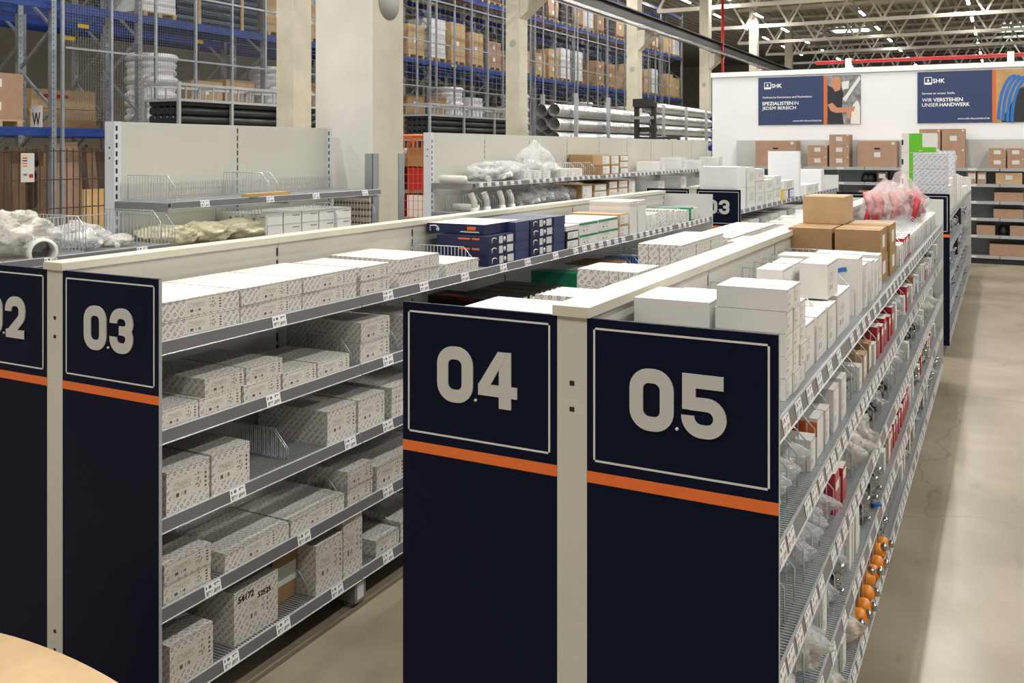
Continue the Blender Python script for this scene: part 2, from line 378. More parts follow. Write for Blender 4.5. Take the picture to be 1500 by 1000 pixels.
def end_panel(g, x0, x1, y, face, nums, ztop=1.414, zbot=.10, label=None):
    mb = MB(); mb.box((x0, y, zbot), (x1, y+.012, ztop), face, {'l': 'rail_lip' if face == 'navy' else face, 'r': 'rail_lip' if face == 'navy' else face})
    p = put('end_panel', mb.mesh('end_panel'), parent=g, label=label)
    if nums:
        mb = MB(); mb.box((x0, y-.0012, 1.039), (x1, y, 1.065), 'orange'); put('orange_stripe', mb.mesh('orange_stripe'), parent=p)
        mb = MB(); a, b, c, d, w = x0+.016, x1-.018, 1.088, 1.394, .0045
        mb.box((a, y-.001, c), (b, y, c+w), 'sign_white').box((a, y-.001, d-w), (b, y, d), 'sign_white').box((a, y-.001, c), (a+w, y, d), 'sign_white').box((b-w, y-.001, c), (b, y, d), 'sign_white')
        put('border_line', mb.mesh('border_line'), parent=p)
        h = .136; wd = .78*h; cx = (x0+x1)/2; gap = .012
        for i, ch in enumerate(nums):
            put('digit', digit(ch, (cx-wd-gap/2+i*(wd+gap), y-.0038, 1.178), h), parent=p)
        mb = MB(); mb.lathe([(0, -.004), (.0035, -.004), (.0035, 0)], 'sign_white', 10, 'y', (cx-.002, y, 1.190)); put('screw', mb.mesh('screw'), parent=p)
    return p
TAGS_LEFT = {}
def gondola(label, xc, y0, bays, nl, nr, tags, sides=(1, 1), group=None, hc=.0375):
    g = root('shelving_gondola', (xc, y0, 0), label, 'shelving unit', group)
    H = 1.415; L = bays*1.0
    up = slotted_post(H, hc*2)
    up2 = seam_post(H, hc*2-.006)
    for k in range(bays+1):
        put('upright', up if k in (0, bays) else up2, (0, k*1.0-(0 if k < bays else .05) if k in (0, bays) else k*1.0, 0), g)
    for k in range(bays):
        mb = MB()
        for i in range(5):
            a, b = .10+i*.263, .10+(i+1)*.263-.0015
            mb.box((-hc+.002, .052 if k == 0 else .007, a), (hc-.002, .993 if k < bays-1 else .95, b), 'cream' if i == 4 else 'panel_grey')
        put('back_panel', mb.mesh('back_panel'), (0, k, 0), g)
    mb = MB()
    for k in range(bays):
        a, b = k*1.0-(.008 if k == 0 else -.001), (k+1)*1.0-.001
        w = hc+.009
        mb.box((-w, a, H), (w, b, H+.024), 'cream_cap')
    put('top_cap', mb.mesh('top_cap'), (0, 0, 0), g)
    mb = MB(); mb.box((-.40, .02, 0), (.40, .06, .09), 'cream'); ft = mb.mesh('base_foot')
    for k in range(bays): put('base_foot', ft, (0, k, 0), g)
    D = .432
    end_panel(g, -hc-D, -hc, 0, 'navy', nl, label=None); end_panel(g, hc, hc+D, 0, 'navy', nr)
    end_panel(g, -hc-D, -hc, L-.012, 'sign_white', None, label='plain white end panel'); end_panel(g, hc, hc+D, L-.012, 'sign_white', None, label='plain white end panel')
    rest = []; cnt = 0
    order = [(s, li, k) for k in range(bays) for li in range(5) for s in (1, -1)]
    for s, li, k in order:
        z = LV[li]
        sh = put('shelf', SHELF, (s*hc, k+(0 if s > 0 else 1), z), g, 0 if s > 0 else pi)
        put('price_rail', RAIL, (.421, 0, 0), sh)
        for ty in tags(s, li, k):
            if cnt < 96: put('price_tag', TAG, (.421, ty if s > 0 else 1-ty, 0), sh); cnt += 1
            else: rest.append((s*(hc+.421), k+ty, z, s))
    if rest: put('price_tag', tags_merged(rest), (0, 0, 0), g, kind='stuff')
    return g
# ------------------------------------------------------------------ hall shell
fl = MB(); fl.box((-45, -14, -.2), (28, 90, 0), 'floor_concrete'); struct('floor', fl)
mb = MB(); mb.box((-4.6, 17.10, 0), (14, 17.35, 3.13), 'white_wall'); mb.box((-4.78, 17.10, 0), (-4.6, 26, 3.13), 'white_wall'); struct('wall_back', mb)
mb = MB(); mb.box((-4.8, 17.07, 3.13), (14, 17.40, 3.215), 'banner_white'); struct('trim_1', mb)
mb = MB()
for i in range(170):
    x = -45+i*.43
    mb.face([(x, -14, 9.9), (x+.16, -14, 9.9), (x+.16, 90, 9.9), (x, 90, 9.9)], 'roof')
    mb.face([(x+.16, -14, 9.9), (x+.22, -14, 10.04), (x+.22, 90, 10.04), (x+.16, 90, 9.9)], 'roof')
    mb.face([(x+.22, -14, 10.04), (x+.37, -14, 10.04), (x+.37, 90, 10.04), (x+.22, 90, 10.04)], 'roof')
    mb.face([(x+.37, -14, 10.04), (x+.43, -14, 9.9), (x+.43, 90, 9.9), (x+.37, 90, 10.04)], 'roof')
put('ceiling', mb.mesh('ceiling', False), kind='structure')
mb = MB(); mb.box((-45, 90, 0), (28, 90.3, 10.2), 'roof'); struct('wall_far', mb)
mb = MB(); mb.box((-45.3, -14, 0), (-45, 90, 10.2), 'roof'); struct('wall_left', mb)
mb = MB(); mb.box((28, -14, 0), (28.3, 90, 10.2), 'white_wall'); struct('wall_right', mb)
mb = MB(); mb.box((-45, -14.3, 0), (28, -14, 10.2), 'roof'); struct('wall_front', mb)
# trusses across the hall
def truss():
    mb = MB(); z0, z1 = 7.65, 9.45; x0, x1 = -13.0, 28
    mb.box((x0, -.09, z0-.08), (x1, .09, z0+.08), 'truss'); mb.box((x0, -.09, z1-.08), (x1, .09, z1+.08), 'truss')
    n = 20; s = (x1-x0)/n
    for i in range(n):
        a = x0+i*s
        mb.bar((a, 0, z0), (a+s/2, 0, z1), .085, 'truss'); mb.bar((a+s/2, 0, z1), (a+s, 0, z0), .085, 'truss')
    return mb.mesh('roof_truss')
tm = truss()
ys = [24.5+6.8*i for i in range(9)]
for i, y in enumerate(ys):
    put('roof_truss', tm, (0, y, 0), label='cream steel lattice girder under the roof, %s from the front' % ordi(i+1), cat='roof girder', group='roof girders')
mb = MB()
for x in (-11, -7.4, -3.5, .5, 4.5, 8.5, 13):
    mb.box((x-.06, 18, 9.5), (x+.06, 88, 9.75), 'truss')
for y in [21+3.4*i for i in range(20)]: mb.box((-13, y-.05, 9.75), (28, y+.05, 9.88), 'truss')
struct('trim_2', mb)
# skylight window in the roof
mb = MB(); mb.box((-10.2, 66, 9.80), (-8.1, 69, 9.86), 'skylight'); struct('window_1', mb)
mb = MB(); mb.box((-.1, 69, 9.80), (2, 72, 9.86), 'skylight'); struct('window_2', mb)
# lamps: housing + glowing tube + the light it gives
lm = MB(); lm.box((-.07, -.8, 0), (.07, .8, .07), 'rail_lip'); lmh = lm.mesh('lamp_housing')
lm = MB(); lm.box((-.055, -.75, -.03), (.055, .75, 0), 'lamp'); lmt = lm.mesh('lamp_tube')
area = bpy.data.lights.new('hall_lamp_light', 'AREA'); area.shape = 'RECTANGLE'; area.size = .11; area.size_y = 1.5; area.energy = 135; area.color = (1, .965, .91)
for r, x in enumerate((-10.2, -5.8, -1.35, 3.1, 7.5, -14.2, -24)):  # last two rows are added to brighten the dark rack side
    for k in range(14):
        y = -3.6+k*6.0+(r % 2)*1.5
        rt = root('hall_lamp', (x, y, 8.1 if r < 5 else 9.3), 'glowing tube lamp hung on the %s lamp row under the roof, %s along it' % (ordi(r+1), ordi(k+1)), 'ceiling lamp', 'tube lamps under the roof')
        put('lamp_housing', lmh, parent=rt); put('lamp_tube', lmt, parent=rt)
        if k < 9:
            lo = bpy.data.objects.new('lamp_light', area); COL.objects.link(lo); lo.location = (0, 0, -.04); lo.parent = rt
mb = MB()
for x in (-10.2, -5.8, -1.35, 3.1, 7.5): mb.box((x-.02, -12, 8.18), (x+.02, 84, 8.24), 'rail_lip')
struct('trim_3', mb)
# crane rail on the pillar row
mb = MB(); mb.box((-10.12, -6, 5.70), (-9.98, 62, 5.98), 'black_metal'); mb.box((-10.25, -6, 5.98), (-9.85, 62, 6.02), 'black_metal'); mb.box((-10.25, -6, 5.66), (-9.85, 62, 5.70), 'black_metal')
put('crane_beam', mb.mesh('crane_beam'), label='long black crane beam carried on the concrete pillars below the roof', cat='crane beam')
mb = MB(); mb.box((-9.83, -6, 5.52), (-9.73, 62, 5.60), 'steel'); put('busbar', mb.mesh('busbar'), label='bright metal conductor strip running under the black crane beam', cat='conductor rail')
# pillars
for i, y in enumerate((-4.4, 3.9, 12.17, 20.4, 28.75, 37.0, 45.3, 53.6)):
    mb = MB(); mb.box((-10.87, y, 0), (-10.50, y+.45, 9.45), 'concrete')
    if i > 0:
        v = [(-10.5, y+.02, 5.0), (-9.95, y+.02, 5.45), (-9.95, y+.02, 5.66), (-10.5, y+.02, 5.66)]
        w = [(a, y+.43, c) for a, b, c in v]
        mb.face(v, 'concrete'); mb.face(w[::-1], 'concrete')
        for q in range(4): mb.face([v[q], w[q], w[(q+1) % 4], v[(q+1) % 4]], 'concrete')
        mb.lathe([(.001, -.001), (.09, -.001)], 'disc_grey', 20, 'y', (-10.68, y-.001, 4.4))
    struct('pillar_%d' % (i+1), mb)
mb = MB(); mb.box((-4.83, 5.86, 0), (-4.276, 6.27, 9.45), 'concrete_lit', {'r': 'concrete'}); struct('pillar_9', mb)  # light on the front is painted in; right side keeps plain concrete
mb = MB(); mb.lathe([(.001, .003), (.14, .003), (.14, 0)], 'disc_grey', 32, 'x', (-4.276, 6.07, 2.955)); put('blanking_disc', mb.mesh('blanking_disc'), label='round grey blanking disc high on the big concrete pillar', cat='disc')
for (nm, x, y, s) in (('front', -4.276, 5.86, 1), ('rear', -4.276, 6.27, -1)):
    mb = MB(); mb.box((x-.07, y-s*.006, .02), (x+.006, y, 1.77), 'zinc'); mb.box((x, y-s*.006, .02), (x+.007, y+s*.07, 1.77), 'zinc')
    put('corner_guard', mb.mesh('corner_guard'), label='galvanised corner guard on the %s edge of the big concrete pillar' % nm, cat='corner guard')
# red pipe above the partition
mb = MB(); mb.tube([(-2.95, 17.25, 3.335), (13, 17.25, 3.335)], .032, 'red_pipe', 10)
rp = root('sprinkler_pipe', (-2.95, 17.25, 3.2), 'red pipe lying along the top of the white partition', 'pipe')
put('pipe', mb.mesh('pipe'), (2.95, -17.25, -3.2), rp)
for x in (-2.4, .1, 2.6):
    mb = MB(); mb.box((x-.05, 17.19, 3.21), (x+.05, 17.31, 3.39), 'banner_white'); put('bracket', mb.mesh('bracket'), (2.95, -17.25, -3.2), rp)
mb = MB(); mb.tube([(-9.9, 36.9, 0), (-9.9, 36.9, 9)], .06, 'red_pipe', 8); put('riser_pipe', mb.mesh('riser_pipe'), label='thin red riser pipe running up beside a distant concrete pillar', cat='pipe')
mb = MB(); mb.tube([(-12, 66, 6.9), (26, 66, 6.9)], .09, 'red_pipe', 8); put('fire_pipe', mb.mesh('fire_pipe'), label='long red pipe crossing beneath the roof girders', cat='pipe')

# ------------------------------------------------------------------ banners
def banner(x0, x1, xo, label, l2, l3, sized):
    zt, zb, y = 3.095, 2.243, 17.085
    g = root('wall_banner', (x0, y, zb), label, 'banner')
    mb = MB(); mb.box((0, 0, 0), (xo-x0, .012, zt-zb), 'banner_navy'); put('navy_field', mb.mesh('navy_field'), parent=g)
    mb = MB(); mb.box((xo-x0, -.001, 0), (xo-x0+.055, .012, zt-zb), 'frame_orange'); put('orange_strip', mb.mesh('orange_strip'), parent=g)
    mb = MB()   # logo: square frame with drop
    for a in ((.105, .64, .225, .65), (.105, .755, .225, .765), (.105, .64, .115, .765), (.215, .64, .225, .765), (.115, .65, .215, .675)):
        mb.box((a[0], -.003, a[1]), (a[2], 0, a[3]), 'banner_white')
    mb.poly([(.165+.016*cos(t*pi/6), .705+.016*sin(t*pi/6)) for t in range(-6, 1)]+[(.165, .745)], 'banner_white', (0, -.003, 0), .003)
    put('logo', mb.mesh('logo'), parent=g)
    for s, a, b, z, cap, bo in (('SHK', .236, .42, .665, .072, .035),)+l3: put('lettering', fittext(s, a, b, cap, 'banner_white', bo*.5), (0, -.003, z), g, rot=FRONT)
    return g, xo-x0+.055, zt-zb
g, px, ph = banner(-3.93, -2.18, -2.795, 'navy banner reading SPEZIALISTEN IN JEDEM BEREICH with photo of a man in dark shirt', 0,
    (('Technische Kenntnisse und Fachwissen', .07, .935, .478, .033, .02), ('SPEZIALISTEN', .07, .61, .355, .06, .04), ('IN', .632, .707, .355, .06, 0), ('JEDEM BEREICH', .07, .663, .273, .06, .01), ('www.shk-deutschland.de', .61, 1.10, .055, .028, .02)), 0)
w = 1.75-px
pic = MB(); pic.box((px, 0, 0), (px+w, .012, ph), 'photo_grey'); pp = put('printed_photo', pic.mesh('printed_photo'), parent=g)
def flat(pts, m, nm, y=-.002, par=None, off=0):
    mb = MB(); mb.poly([(p[0]*w+px+off, p[1]*ph) for p in pts], m, (0, y, 0), .0015); put(nm, mb.mesh(nm), parent=par)
flat([(.05, .0), (.50, .0), (.44, .30), (.46, .48), (.50, .62), (.42, .76), (.33, .80), (.18, .74), (.02, .80), (.02, .0)], 'work_shirt', 'printed_shirt', -.002, pp)
flat([(.14, .80), (.24, .66), (.40, .70), (.42, .86), (.38, .97), (.22, .97), (.13, .90)], 'skin', 'printed_head', -.003, pp)
flat([(.02, .40), (.16, .44), (.30, .34), (.66, .33), (.84, .36), (.80, .26), (.60, .24), (.28, .23), (.12, .27)], 'skin', 'printed_arm', -.003, pp)
flat([(.56, .30), (.66, .34), (.74, .16), (.66, .10), (.60, .18)], 'skin', 'printed_hand', -.0035, pp)
flat([(.45, .52), (.52, .55), (.96, .98), (.99, .90), (.55, .46)], 'white_box', 'printed_rail', -.002, pp)
flat([(.70, .0), (.98, .0), (.98, .36), (.90, .48), (.78, .40), (.72, .20)], 'white_box', 'printed_fittings', -.0015, pp)
flat([(.46, .70), (.64, .72), (.66, .88), (.44, .86)], 'white_box', 'printed_carton', -.0015, pp)
g, px, ph = banner(-1.283, .47, -.165, 'navy banner reading WIR VERSTEHEN UNSER HANDWERK with photo of blue hose coil', 0,
    (('Service an erster Stelle', .072, .567, .478, .033, .02), ('WIR', .072, .225, .355, .06, .005), ('VERSTEHEN', .241, .687, .355, .06, .04), ('UNSER', .072, .326, .273, .06, .01), ('HANDWERK', .34, .792, .273, .06, .04), ('www.shk-deutschland.de', .61, 1.083, .055, .028, .02)), 0)
w = 1.753-px
pic = MB(); pic.box((px, 0, 0), (px+w, .012, ph), 'photo_tan'); pp = put('printed_photo', pic.mesh('printed_photo'), parent=g)
flat([(.15, .0), (1, .0), (1, .75), (.80, .70), (.55, .62), (.34, .30), (.12, .05)], 'work_shirt', 'printed_jacket', -.002, pp)
flat([(.70, .62), (.86, .62), (.92, .80), (.86, .96), (.68, .94), (.62, .78)], 'skin', 'printed_face', -.003, pp)
for i in range(4):
    mb = MB(); ribbon(mb, [((.06+.11*i)*w+px+.42*w*(1-cos(t/12*pi*.5)), ph*(.05+.83*sin(t/12*pi*.5)-.02*i)) for t in range(13)], .046, 'blue_item', off=(0, -.004, 0)); put('printed_hose', mb.mesh('printed_hose'), parent=pp)

# ------------------------------------------------------------------ islands
def tags_a(s, li, k):
    random.seed(li*31+k*7+s)
    if s > 0: return {0: [.53], 1: [.50], 2: [.33, .93], 3: [.22, .66], 4: [.3, .55, .85]}[li] if k == 0 else ([.18, .45, .8] if k < 3 else [.08, .21, .34, .47, .60, .73, .86])
    return [.2, .5, .8]
def tags_b(s, li, k):
    if s < 0: return [.25, .75]
    random.seed(li*17+k)
    return [.10, .24, .38, .52, .68, .84] if li == 0 else [.055+.098*i+(.008 if i % 3 == 0 else 0) for i in range(10) if random.random() < .9]
XA, XB = -2.696, -.8835
Y0 = 1.983
A = gondola('long two-sided island ending in navy panels zero-two and zero-three', XA, Y0, 6, '02', '03', tags_a)
B = gondola('long two-sided island ending in navy panels zero-four and zero-five', XB, Y0, 6, '04', '05', tags_b)
Y2 = 8.95
C = gondola('island behind the 02 and 03 island with navy panel 03', XA, Y2, 6, '02', '03', lambda s, l, k: [.15, .4, .65, .9])
D = gondola('island behind the 04 and 05 island, topped by patterned white boxes', XB, Y2, 6, '04', '05', lambda s, l, k: [.1, .25, .4, .55, .7, .85])

# wall-side shelving along the rack fence (tall back panels)
def single(label, X, y0, bays, zh, levels, dep=.45, group=None, back=True):
    g = root('wall_gondola', (X, y0, 0), label, 'shelving unit', group)
    up = slotted_post(zh, .08, .05, 'post_white')
    for k in range(bays+1): put('upright', up if k in (0, bays) or not back else seam_post(zh, .06, 'cream'), (-.04, k-(.05 if k == bays else 0) if k in (0, bays) or not back else k, 0) if k in (0, bays) or not back else (-.036, k, 0), g)
    if back:
        for k in range(bays):
            mb = MB(); z = .1
            while z < zh-.01:
                t = min(z+.47, zh) if z < 1.4 else zh; mb.box((-.03, k+(.052 if k == 0 else .007), z), (-.004, k+(.993 if k < bays-1 else .95), t-.0015), 'cream'); z = t
            put('back_panel', mb.mesh('back_panel'), parent=g)
    for k in range(bays):
        for z in levels:
            sh = put('shelf', SHELF45 if dep > .43 else SHELF, (0, k, z), g); d = .46 if dep > .43 else .424
            put('price_rail', RAIL, (d, 0, 0), sh)
            for ty in ((.25, .8) if y0 < 6 else (.1, .25, .4, .55, .7, .85)):
                put('price_tag', TAG, (d, ty, 0), sh)
    mb = MB(); mb.box((0, .01, 0), (.44, .05, .08), 'cream'); ft = mb.mesh('base_foot')
    for k in range(bays+1): put('base_foot', ft, (0, k*.97, 0), g)
    return g
XE = -4.6
E1 = single('tall cream wall shelving with two bays in front of the concrete pillar', XE, 3.77, 2, 1.965, [1.50, 1.235])
E0 = single('low open shelving holding white bags beside the wire fence', XE, .77, 3, 1.27, [1.27, .97], back=False)
E2 = single('tall cream wall shelving running past the pillar to the partition', XE, 7.19, 9, 1.955, [1.50, 1.235, .97])
def bracket_side(y, z):
    mb = MB(); mb.box((XE, y-.012, z-.075), (XE+.45, y-.004, z-.01), 'post_white'); return mb
# shelving against the back partition
g = root('wall_gondola', (-4.3, 17.0, 0), 'grey back shelving full of brown cartons below the banners', 'shelving unit')
mb = MB(); mb.box((0, 0, 1.5), (6.6, .04, 1.965), 'panel_grey'); put('back_panel', mb.mesh('back_panel'), parent=g)
mb = MB(); mb.box((0, .0, .1), (6.6, .04, 1.5), 'zinc_dark'); put('back_panel', mb.mesh('back_panel'), parent=g, label='dark perforated back panel')
mb = MB(); mb.box((0, -.44, 0), (6.6, 0, .075), 'black_metal'); put('plinth', mb.mesh('plinth'), parent=g)
def shelf_w(wd):
    mb = MB(); mb.box((0, -.44, -.02), (wd, 0, 0), 'zinc'); mb.box((0, -.455, -.045), (wd, -.44, .005), 'rail_lip'); return mb.mesh('shelf')
sw = shelf_w(.99)
for k in range(7):
    mb = MB(); mb.box((k*1.0-.25, -.02, 0), (k*1.0-.19, .02, 1.965), 'panel_grey'); 
    if k: put('upright', mb.mesh('upright'), parent=g)
    else: mb.bm.free()
for z in (1.505, 1.255, .985, .72, .45, .13):
    for k in range(6):
        s_ = put('shelf', sw, (k*1.0+.25, 0, z), g)
        t = MB(); t.box((.55, -.458, -.035), (.67, -.4555, -.002), 'sign_white'); put('price_tag', t.mesh('price_tag'), parent=s_)
# ------------------------------------------------------------------ goods
BC = {}
def box_mesh(dx, dy, dz, m, pr=None, side='+x', cap=None, lines=None):
    """carton: local origin at the centre of its base; printed area on one side"""
    key = (round(dx, 3), round(dy, 3), round(dz, 3), m, pr, side, cap, lines)
    if key in BC: return BC[key]
    mb = MB(); a, b = dx/2, dy/2; mb.box((-a, -b, 0), (a, b, dz), m, {'t': cap} if cap else None)
    e = .0006
    if pr:
        y0, y1, z0, z1 = -b+dy*.10, b-dy*.03, dz*.12, dz*.90
        if pr == 'print' and dy > .2: y0, y1 = -b+dy*.30, b-dy*.22
        if pr == 'print' and dz > .1: z0, z1 = dz*.28, dz*.80
        if side == '+x': mb.face([(a+e, y0, z0), (a+e, y1, z0), (a+e, y1, z1), (a+e, y0, z1)], pr, [(0, 0), (1, 0), (1, 1), (0, 1)])
        else:
            x0, x1 = -a+dx*.08, a-dx*.08
            mb.face([(x0, -b-e, z0), (x1, -b-e, z0), (x1, -b-e, z1), (x0, -b-e, z1)], pr, [(0, 0), (1, 0), (1, 1), (0, 1)])
    if lines:   # lid seam and tape on cartons
        mb.box((-a*.999, -.003, dz), (a*.999, .003, dz+.0005), 'brown_dark')
        mb.box((-a*.999, -.022, dz+.0003), (a*.999, .022, dz+.0008), 'tape')
    if not lines and dz > .02 and m in ('pattern', 'white_box'):  # thin shadow gap of the tucked lid
        mb.box((a-.0002, -b, dz-.006), (a+.0004, b, dz-.0045), 'stone_grey')
    BC[key] = mb.mesh('carton'); return BC[key]
NM = {'pattern': 'patterned_carton', 'pattern_blue': 'patterned_carton', 'white_box': 'white_carton', 'white_wall': 'white_carton', 'card': 'brown_carton', 'card_light': 'brown_carton', 'card_pink': 'brown_carton', 'blue_box': 'blue_carton', 'blue_mid': 'blue_carton', 'black_box': 'black_carton', 'red_box': 'red_carton'}
def carton(X, y, z, dx, dy, dz, m, label, group, pr='print', side='+x', rz=0, name=None, cap=None, lines=None, cat='box', jit=.004):
    """X = outer (right) face, y = near face, z = base"""
    o = put(name or NM.get(m, 'small_carton'), box_mesh(dx, dy, dz, m, pr, side, cap, lines), (X-dx/2+random.uniform(-jit, jit*.3), y+dy/2, z+.0008), None, rz+random.uniform(-.01, .01)*(jit > 0), label, cat, group)
    return o
SHN = ['top', 'second', 'third', 'fourth', 'bottom']
# --- dividers
def divider_mesh(dep=.388, h=.150, sp=.0245, t=.0038):
    mb = MB(); r = t/2; c = .06
    pts = [(0, 0, .006), (0, 0, h), (dep-c, 0, h), (dep, 0, h-c*1.05), (dep, 0, .006)]
    mb.tube(pts+[(dep, 0, .006)], r*1.25, 'wire', 5); mb.bar((0, 0, .006), (dep, 0, .006), t, 'wire')
    x = sp
    while x < dep-.008:
        top = h if x < dep-c else h-(x-(dep-c))*1.05
        mb.bar((x, 0, .006), (x, 0, top), t*.8, 'wire'); x += sp
    return mb.mesh('wire_divider')
DIV, DIVT, DIVL = divider_mesh(), divider_mesh(.44, .19, .028, .004), divider_mesh(.37, .105, .02, .0034)
nd = {}
def divider(X, y, z, s, where, grp, me=None):
    k = nd[where] = nd.get(where, 0)+1
    return put('wire_divider', me or DIV, (X, y, z), None, 0 if s > 0 else pi, 'zinc wire divider on %s, %s in its row' % (where, ordi(k)), 'shelf divider', grp)
# --- aisle three side: patterned cartons. (u0,u1) columns at the shelf front, converted to metres along the aisle
XF = -2.245
cnt = {}
def row3(li, u0, u1, n, h, d=.36, m='pattern', xf=XF, lab='patterned white carton', grp=None, off=0, pr='print', cap=None, z0=None):
    y0, y1 = max(2.003, Yat(u0, xf)), Yat(u1, xf)
    for j in range(n):
        k = cnt[li] = cnt.get(li, 0)+1
        lay = '' if n == 1 else (' lower layer' if j == 0 else ' upper layer' if (j == n-1) else ' middle layer')
        carton(xf-off*j, y0, (z0 or LV[li])+j*(h+.0015), d, y1-y0-.004, h, m, '%s, %s shelf beyond panel zero-three,%s %s counting away' % (lab, SHN[li], lay, ordi(k)), grp or 'patterned cartons beyond panel zero-three', pr, cap=cap)
# top shelf
for a, b in ((232, 352), (353, 443), (444, 523)): row3(0, a, b, 2, .0575)
row3(0, 528, 571, 2, .0565, .34); row3(0, 586, 644, 2, .0575, .38, off=0); row3(0, 655, 702, 1, .058, .36)
XB_ = -2.25
def blue(u0, u1, n, X, d, m='blue_box', h=.049, z=None, nm='navy blue carton with printed end'):
    y0, y1 = Yat(u0, X), Yat(u1, X)
    for j in range(n):
        k = cnt['b'] = cnt.get('b', 0)+1
        zz = (z or LV[0])+j*(h+.001)
        o = carton(X, y0, zz, d, y1-y0-.003, h, m, '%s on top shelf beyond panel zero-three, %s counted' % (nm, ordi(k)), 'navy blue cartons on the top shelf', None)
        w = y1-y0
        if m == 'blue_box':
            mb = MB(); x = d/2+.0008
            for (p, q) in ((.40, .54), (.70, .93)): mb.box((d/2, (p-.5)*w, h*.12), (x, (q-.5)*w, h*.88), 'sign_white')
            mb.lathe([(.0005, x), (h*.26, x), (h*.26, d/2)], 'sign_white', 14, 'x', (0, (.61-.5)*w, h*.5))
            mb.tube([(x, -.36*w, h*.25), (x, -.36*w, h*.7), (x, -.28*w, h*.78), (x, -.20*w, h*.66)], .003, 'sign_white', 5)
            put('printed_end', mb.mesh('printed_end'), parent=o)
        if u0 < 720:
            mb = MB(); mb.box((d*.0-.02, -w/2-.0012, h*.62), (d*.16, -w/2, h*.80), 'orange').box((d*.2, -w/2-.0012, h*.62), (d*.34, -w/2, h*.80), 'orange')
            put('orange_print', mb.mesh('orange_print'), parent=o)
blue(715.7, 755, 3, XB_, .30); blue(755.6, 776, 4, XB_-.005, .30, 'blue_mid', nm='plain blue carton')
blue(777.5, 811, 4, XB_, .30); blue(811.6, 828, 4, XB_, .30, 'blue_mid', nm='plain blue carton')
o = carton(-2.30, Yat(716, -2.25)+.05, LV[0]+.152, .34, Yat(776, -2.25)-Yat(716, -2.25)-.06, .05, 'blue_box', 'navy carton with pale lid lying crosswise on the blue carton stack', None, None, cap='white_box')
mb = MB(); dd = (Yat(776, -2.25)-Yat(716, -2.25)-.06)/2
mb.box((.07, -dd-.0012, .02), (.12, -dd, .038), 'orange').box((.03, -dd-.0012, .008), (.14, -dd, .014), 'sign_white'); mb.tube([(-.15, -dd-.001, .008), (-.15, -dd-.001, .036), (-.12, -dd-.001, .038), (-.10, -dd-.001, .028)], .004, 'sign_white', 5)
mb.lathe([(.0005, -dd-.0014), (.010, -dd-.0014), (.010, -dd)], 'sign_white', 14, 'y', (-.105, 0, .018)); put('printed_side', mb.mesh('printed_side'), parent=o)
row3(0, 830, 848, 2, .05, .30, 'black_box', lab='black carton with white label', pr='print_white', grp='black cartons on the top shelf')
row3(0, 830, 848, 1, .03, .30, 'white_box', z0=LV[0]+.104, lab='white lidded carton lying over black ones', pr=None)
for a, b in ((849, 876), (877, 906)):
    for j in range(2):
        y0, y1 = Yat(a, XF), Yat(b, XF)
        k = cnt['g'] = cnt.get('g', 0)+1
        o = carton(XF, y0, LV[0]+j*.071, .33, y1-y0-.004, .07, 'white_box', 'white carton with green band on the top shelf beyond panel zero-three, %s of four' % ordi(k), 'green banded cartons', 'print_white')
        mb = MB(); mb.box((.165, -(y1-y0)/2+.004, .052), (.1662, (y1-y0)/2-.006, .064), 'green_box'); put('green_band', mb.mesh('green_band'), parent=o)
row3(0, 907, 921, 2, .075, .36, 'card_light', lab='tan carton with white label', pr='print_white', grp='tan cartons on the top shelf')
for i, (a, b) in enumerate(((923, 934), (935, 947))):
    y0, y1 = Yat(a, XF), Yat(b, XF)
    o = carton(XF, y0, LV[0], .30, y1-y0-.01, .225, 'white_box', 'tall white carton with mauve top band, %s of the pair near the island end' % ordi(i+1), 'tall white cartons', None)
    mb = MB(); mb.box((-.15, -(y1-y0)/2+.0045, .19), (.151, (y1-y0)/2-.0045, .215), 'bag_red'); put('mauve_band', mb.mesh('mauve_band'), parent=o)
y = Yat(950, XF); i = 0
while y < 7.85:
    dv = divider(XA+.045, y, LV[0], 1, 'the top shelf beyond panel zero-three', 'dividers beyond panel zero-three', DIVL); i += 1
    if i % 4 != 3 and y < 7.6: carton(XF+.0, y+.025, LV[0], .34, .075, random.uniform(.09, .125), random.choice(['white_box', 'white_box', 'green_box', 'pattern']), 'slim carton between wire dividers on the far top shelf, %s in that row' % ordi(i), 'slim cartons between dividers', 'print_white')
    y += .125
for u in (646, 703): divider(XA+.05, Yat(u, XF), LV[0], 1, 'the top shelf beyond panel zero-three', 'dividers beyond panel zero-three', DIVL)
# second shelf
for a, b in ((236, 292), (293.5, 355), (356.5, 412), (414, 464), (465.5, 513)): row3(1, a, b, 1, .0575, .31)
for a, b in ((301, 360), (361.5, 415)):
    y0, y1 = Yat(a, XF), Yat(b, XF); k = cnt[1] = cnt.get(1, 0)+1
    carton(XF, y0, LV[1]+.0585, .31, y1-y0-.004, .0575, 'pattern', 'patterned white carton on the second shelf beyond panel zero-three, upper layer %s counting away' % ordi(k), 'patterned cartons beyond panel zero-three')
row3(1, 529, 572, 2, .080, .38); row3(1, 594, 636, 2, .07, .36)
for u in (524, 577, 590): divider(XA+.05, Yat(u, XF), LV[1], 1, 'the second shelf beyond panel zero-three', 'dividers beyond panel zero-three', DIVL)
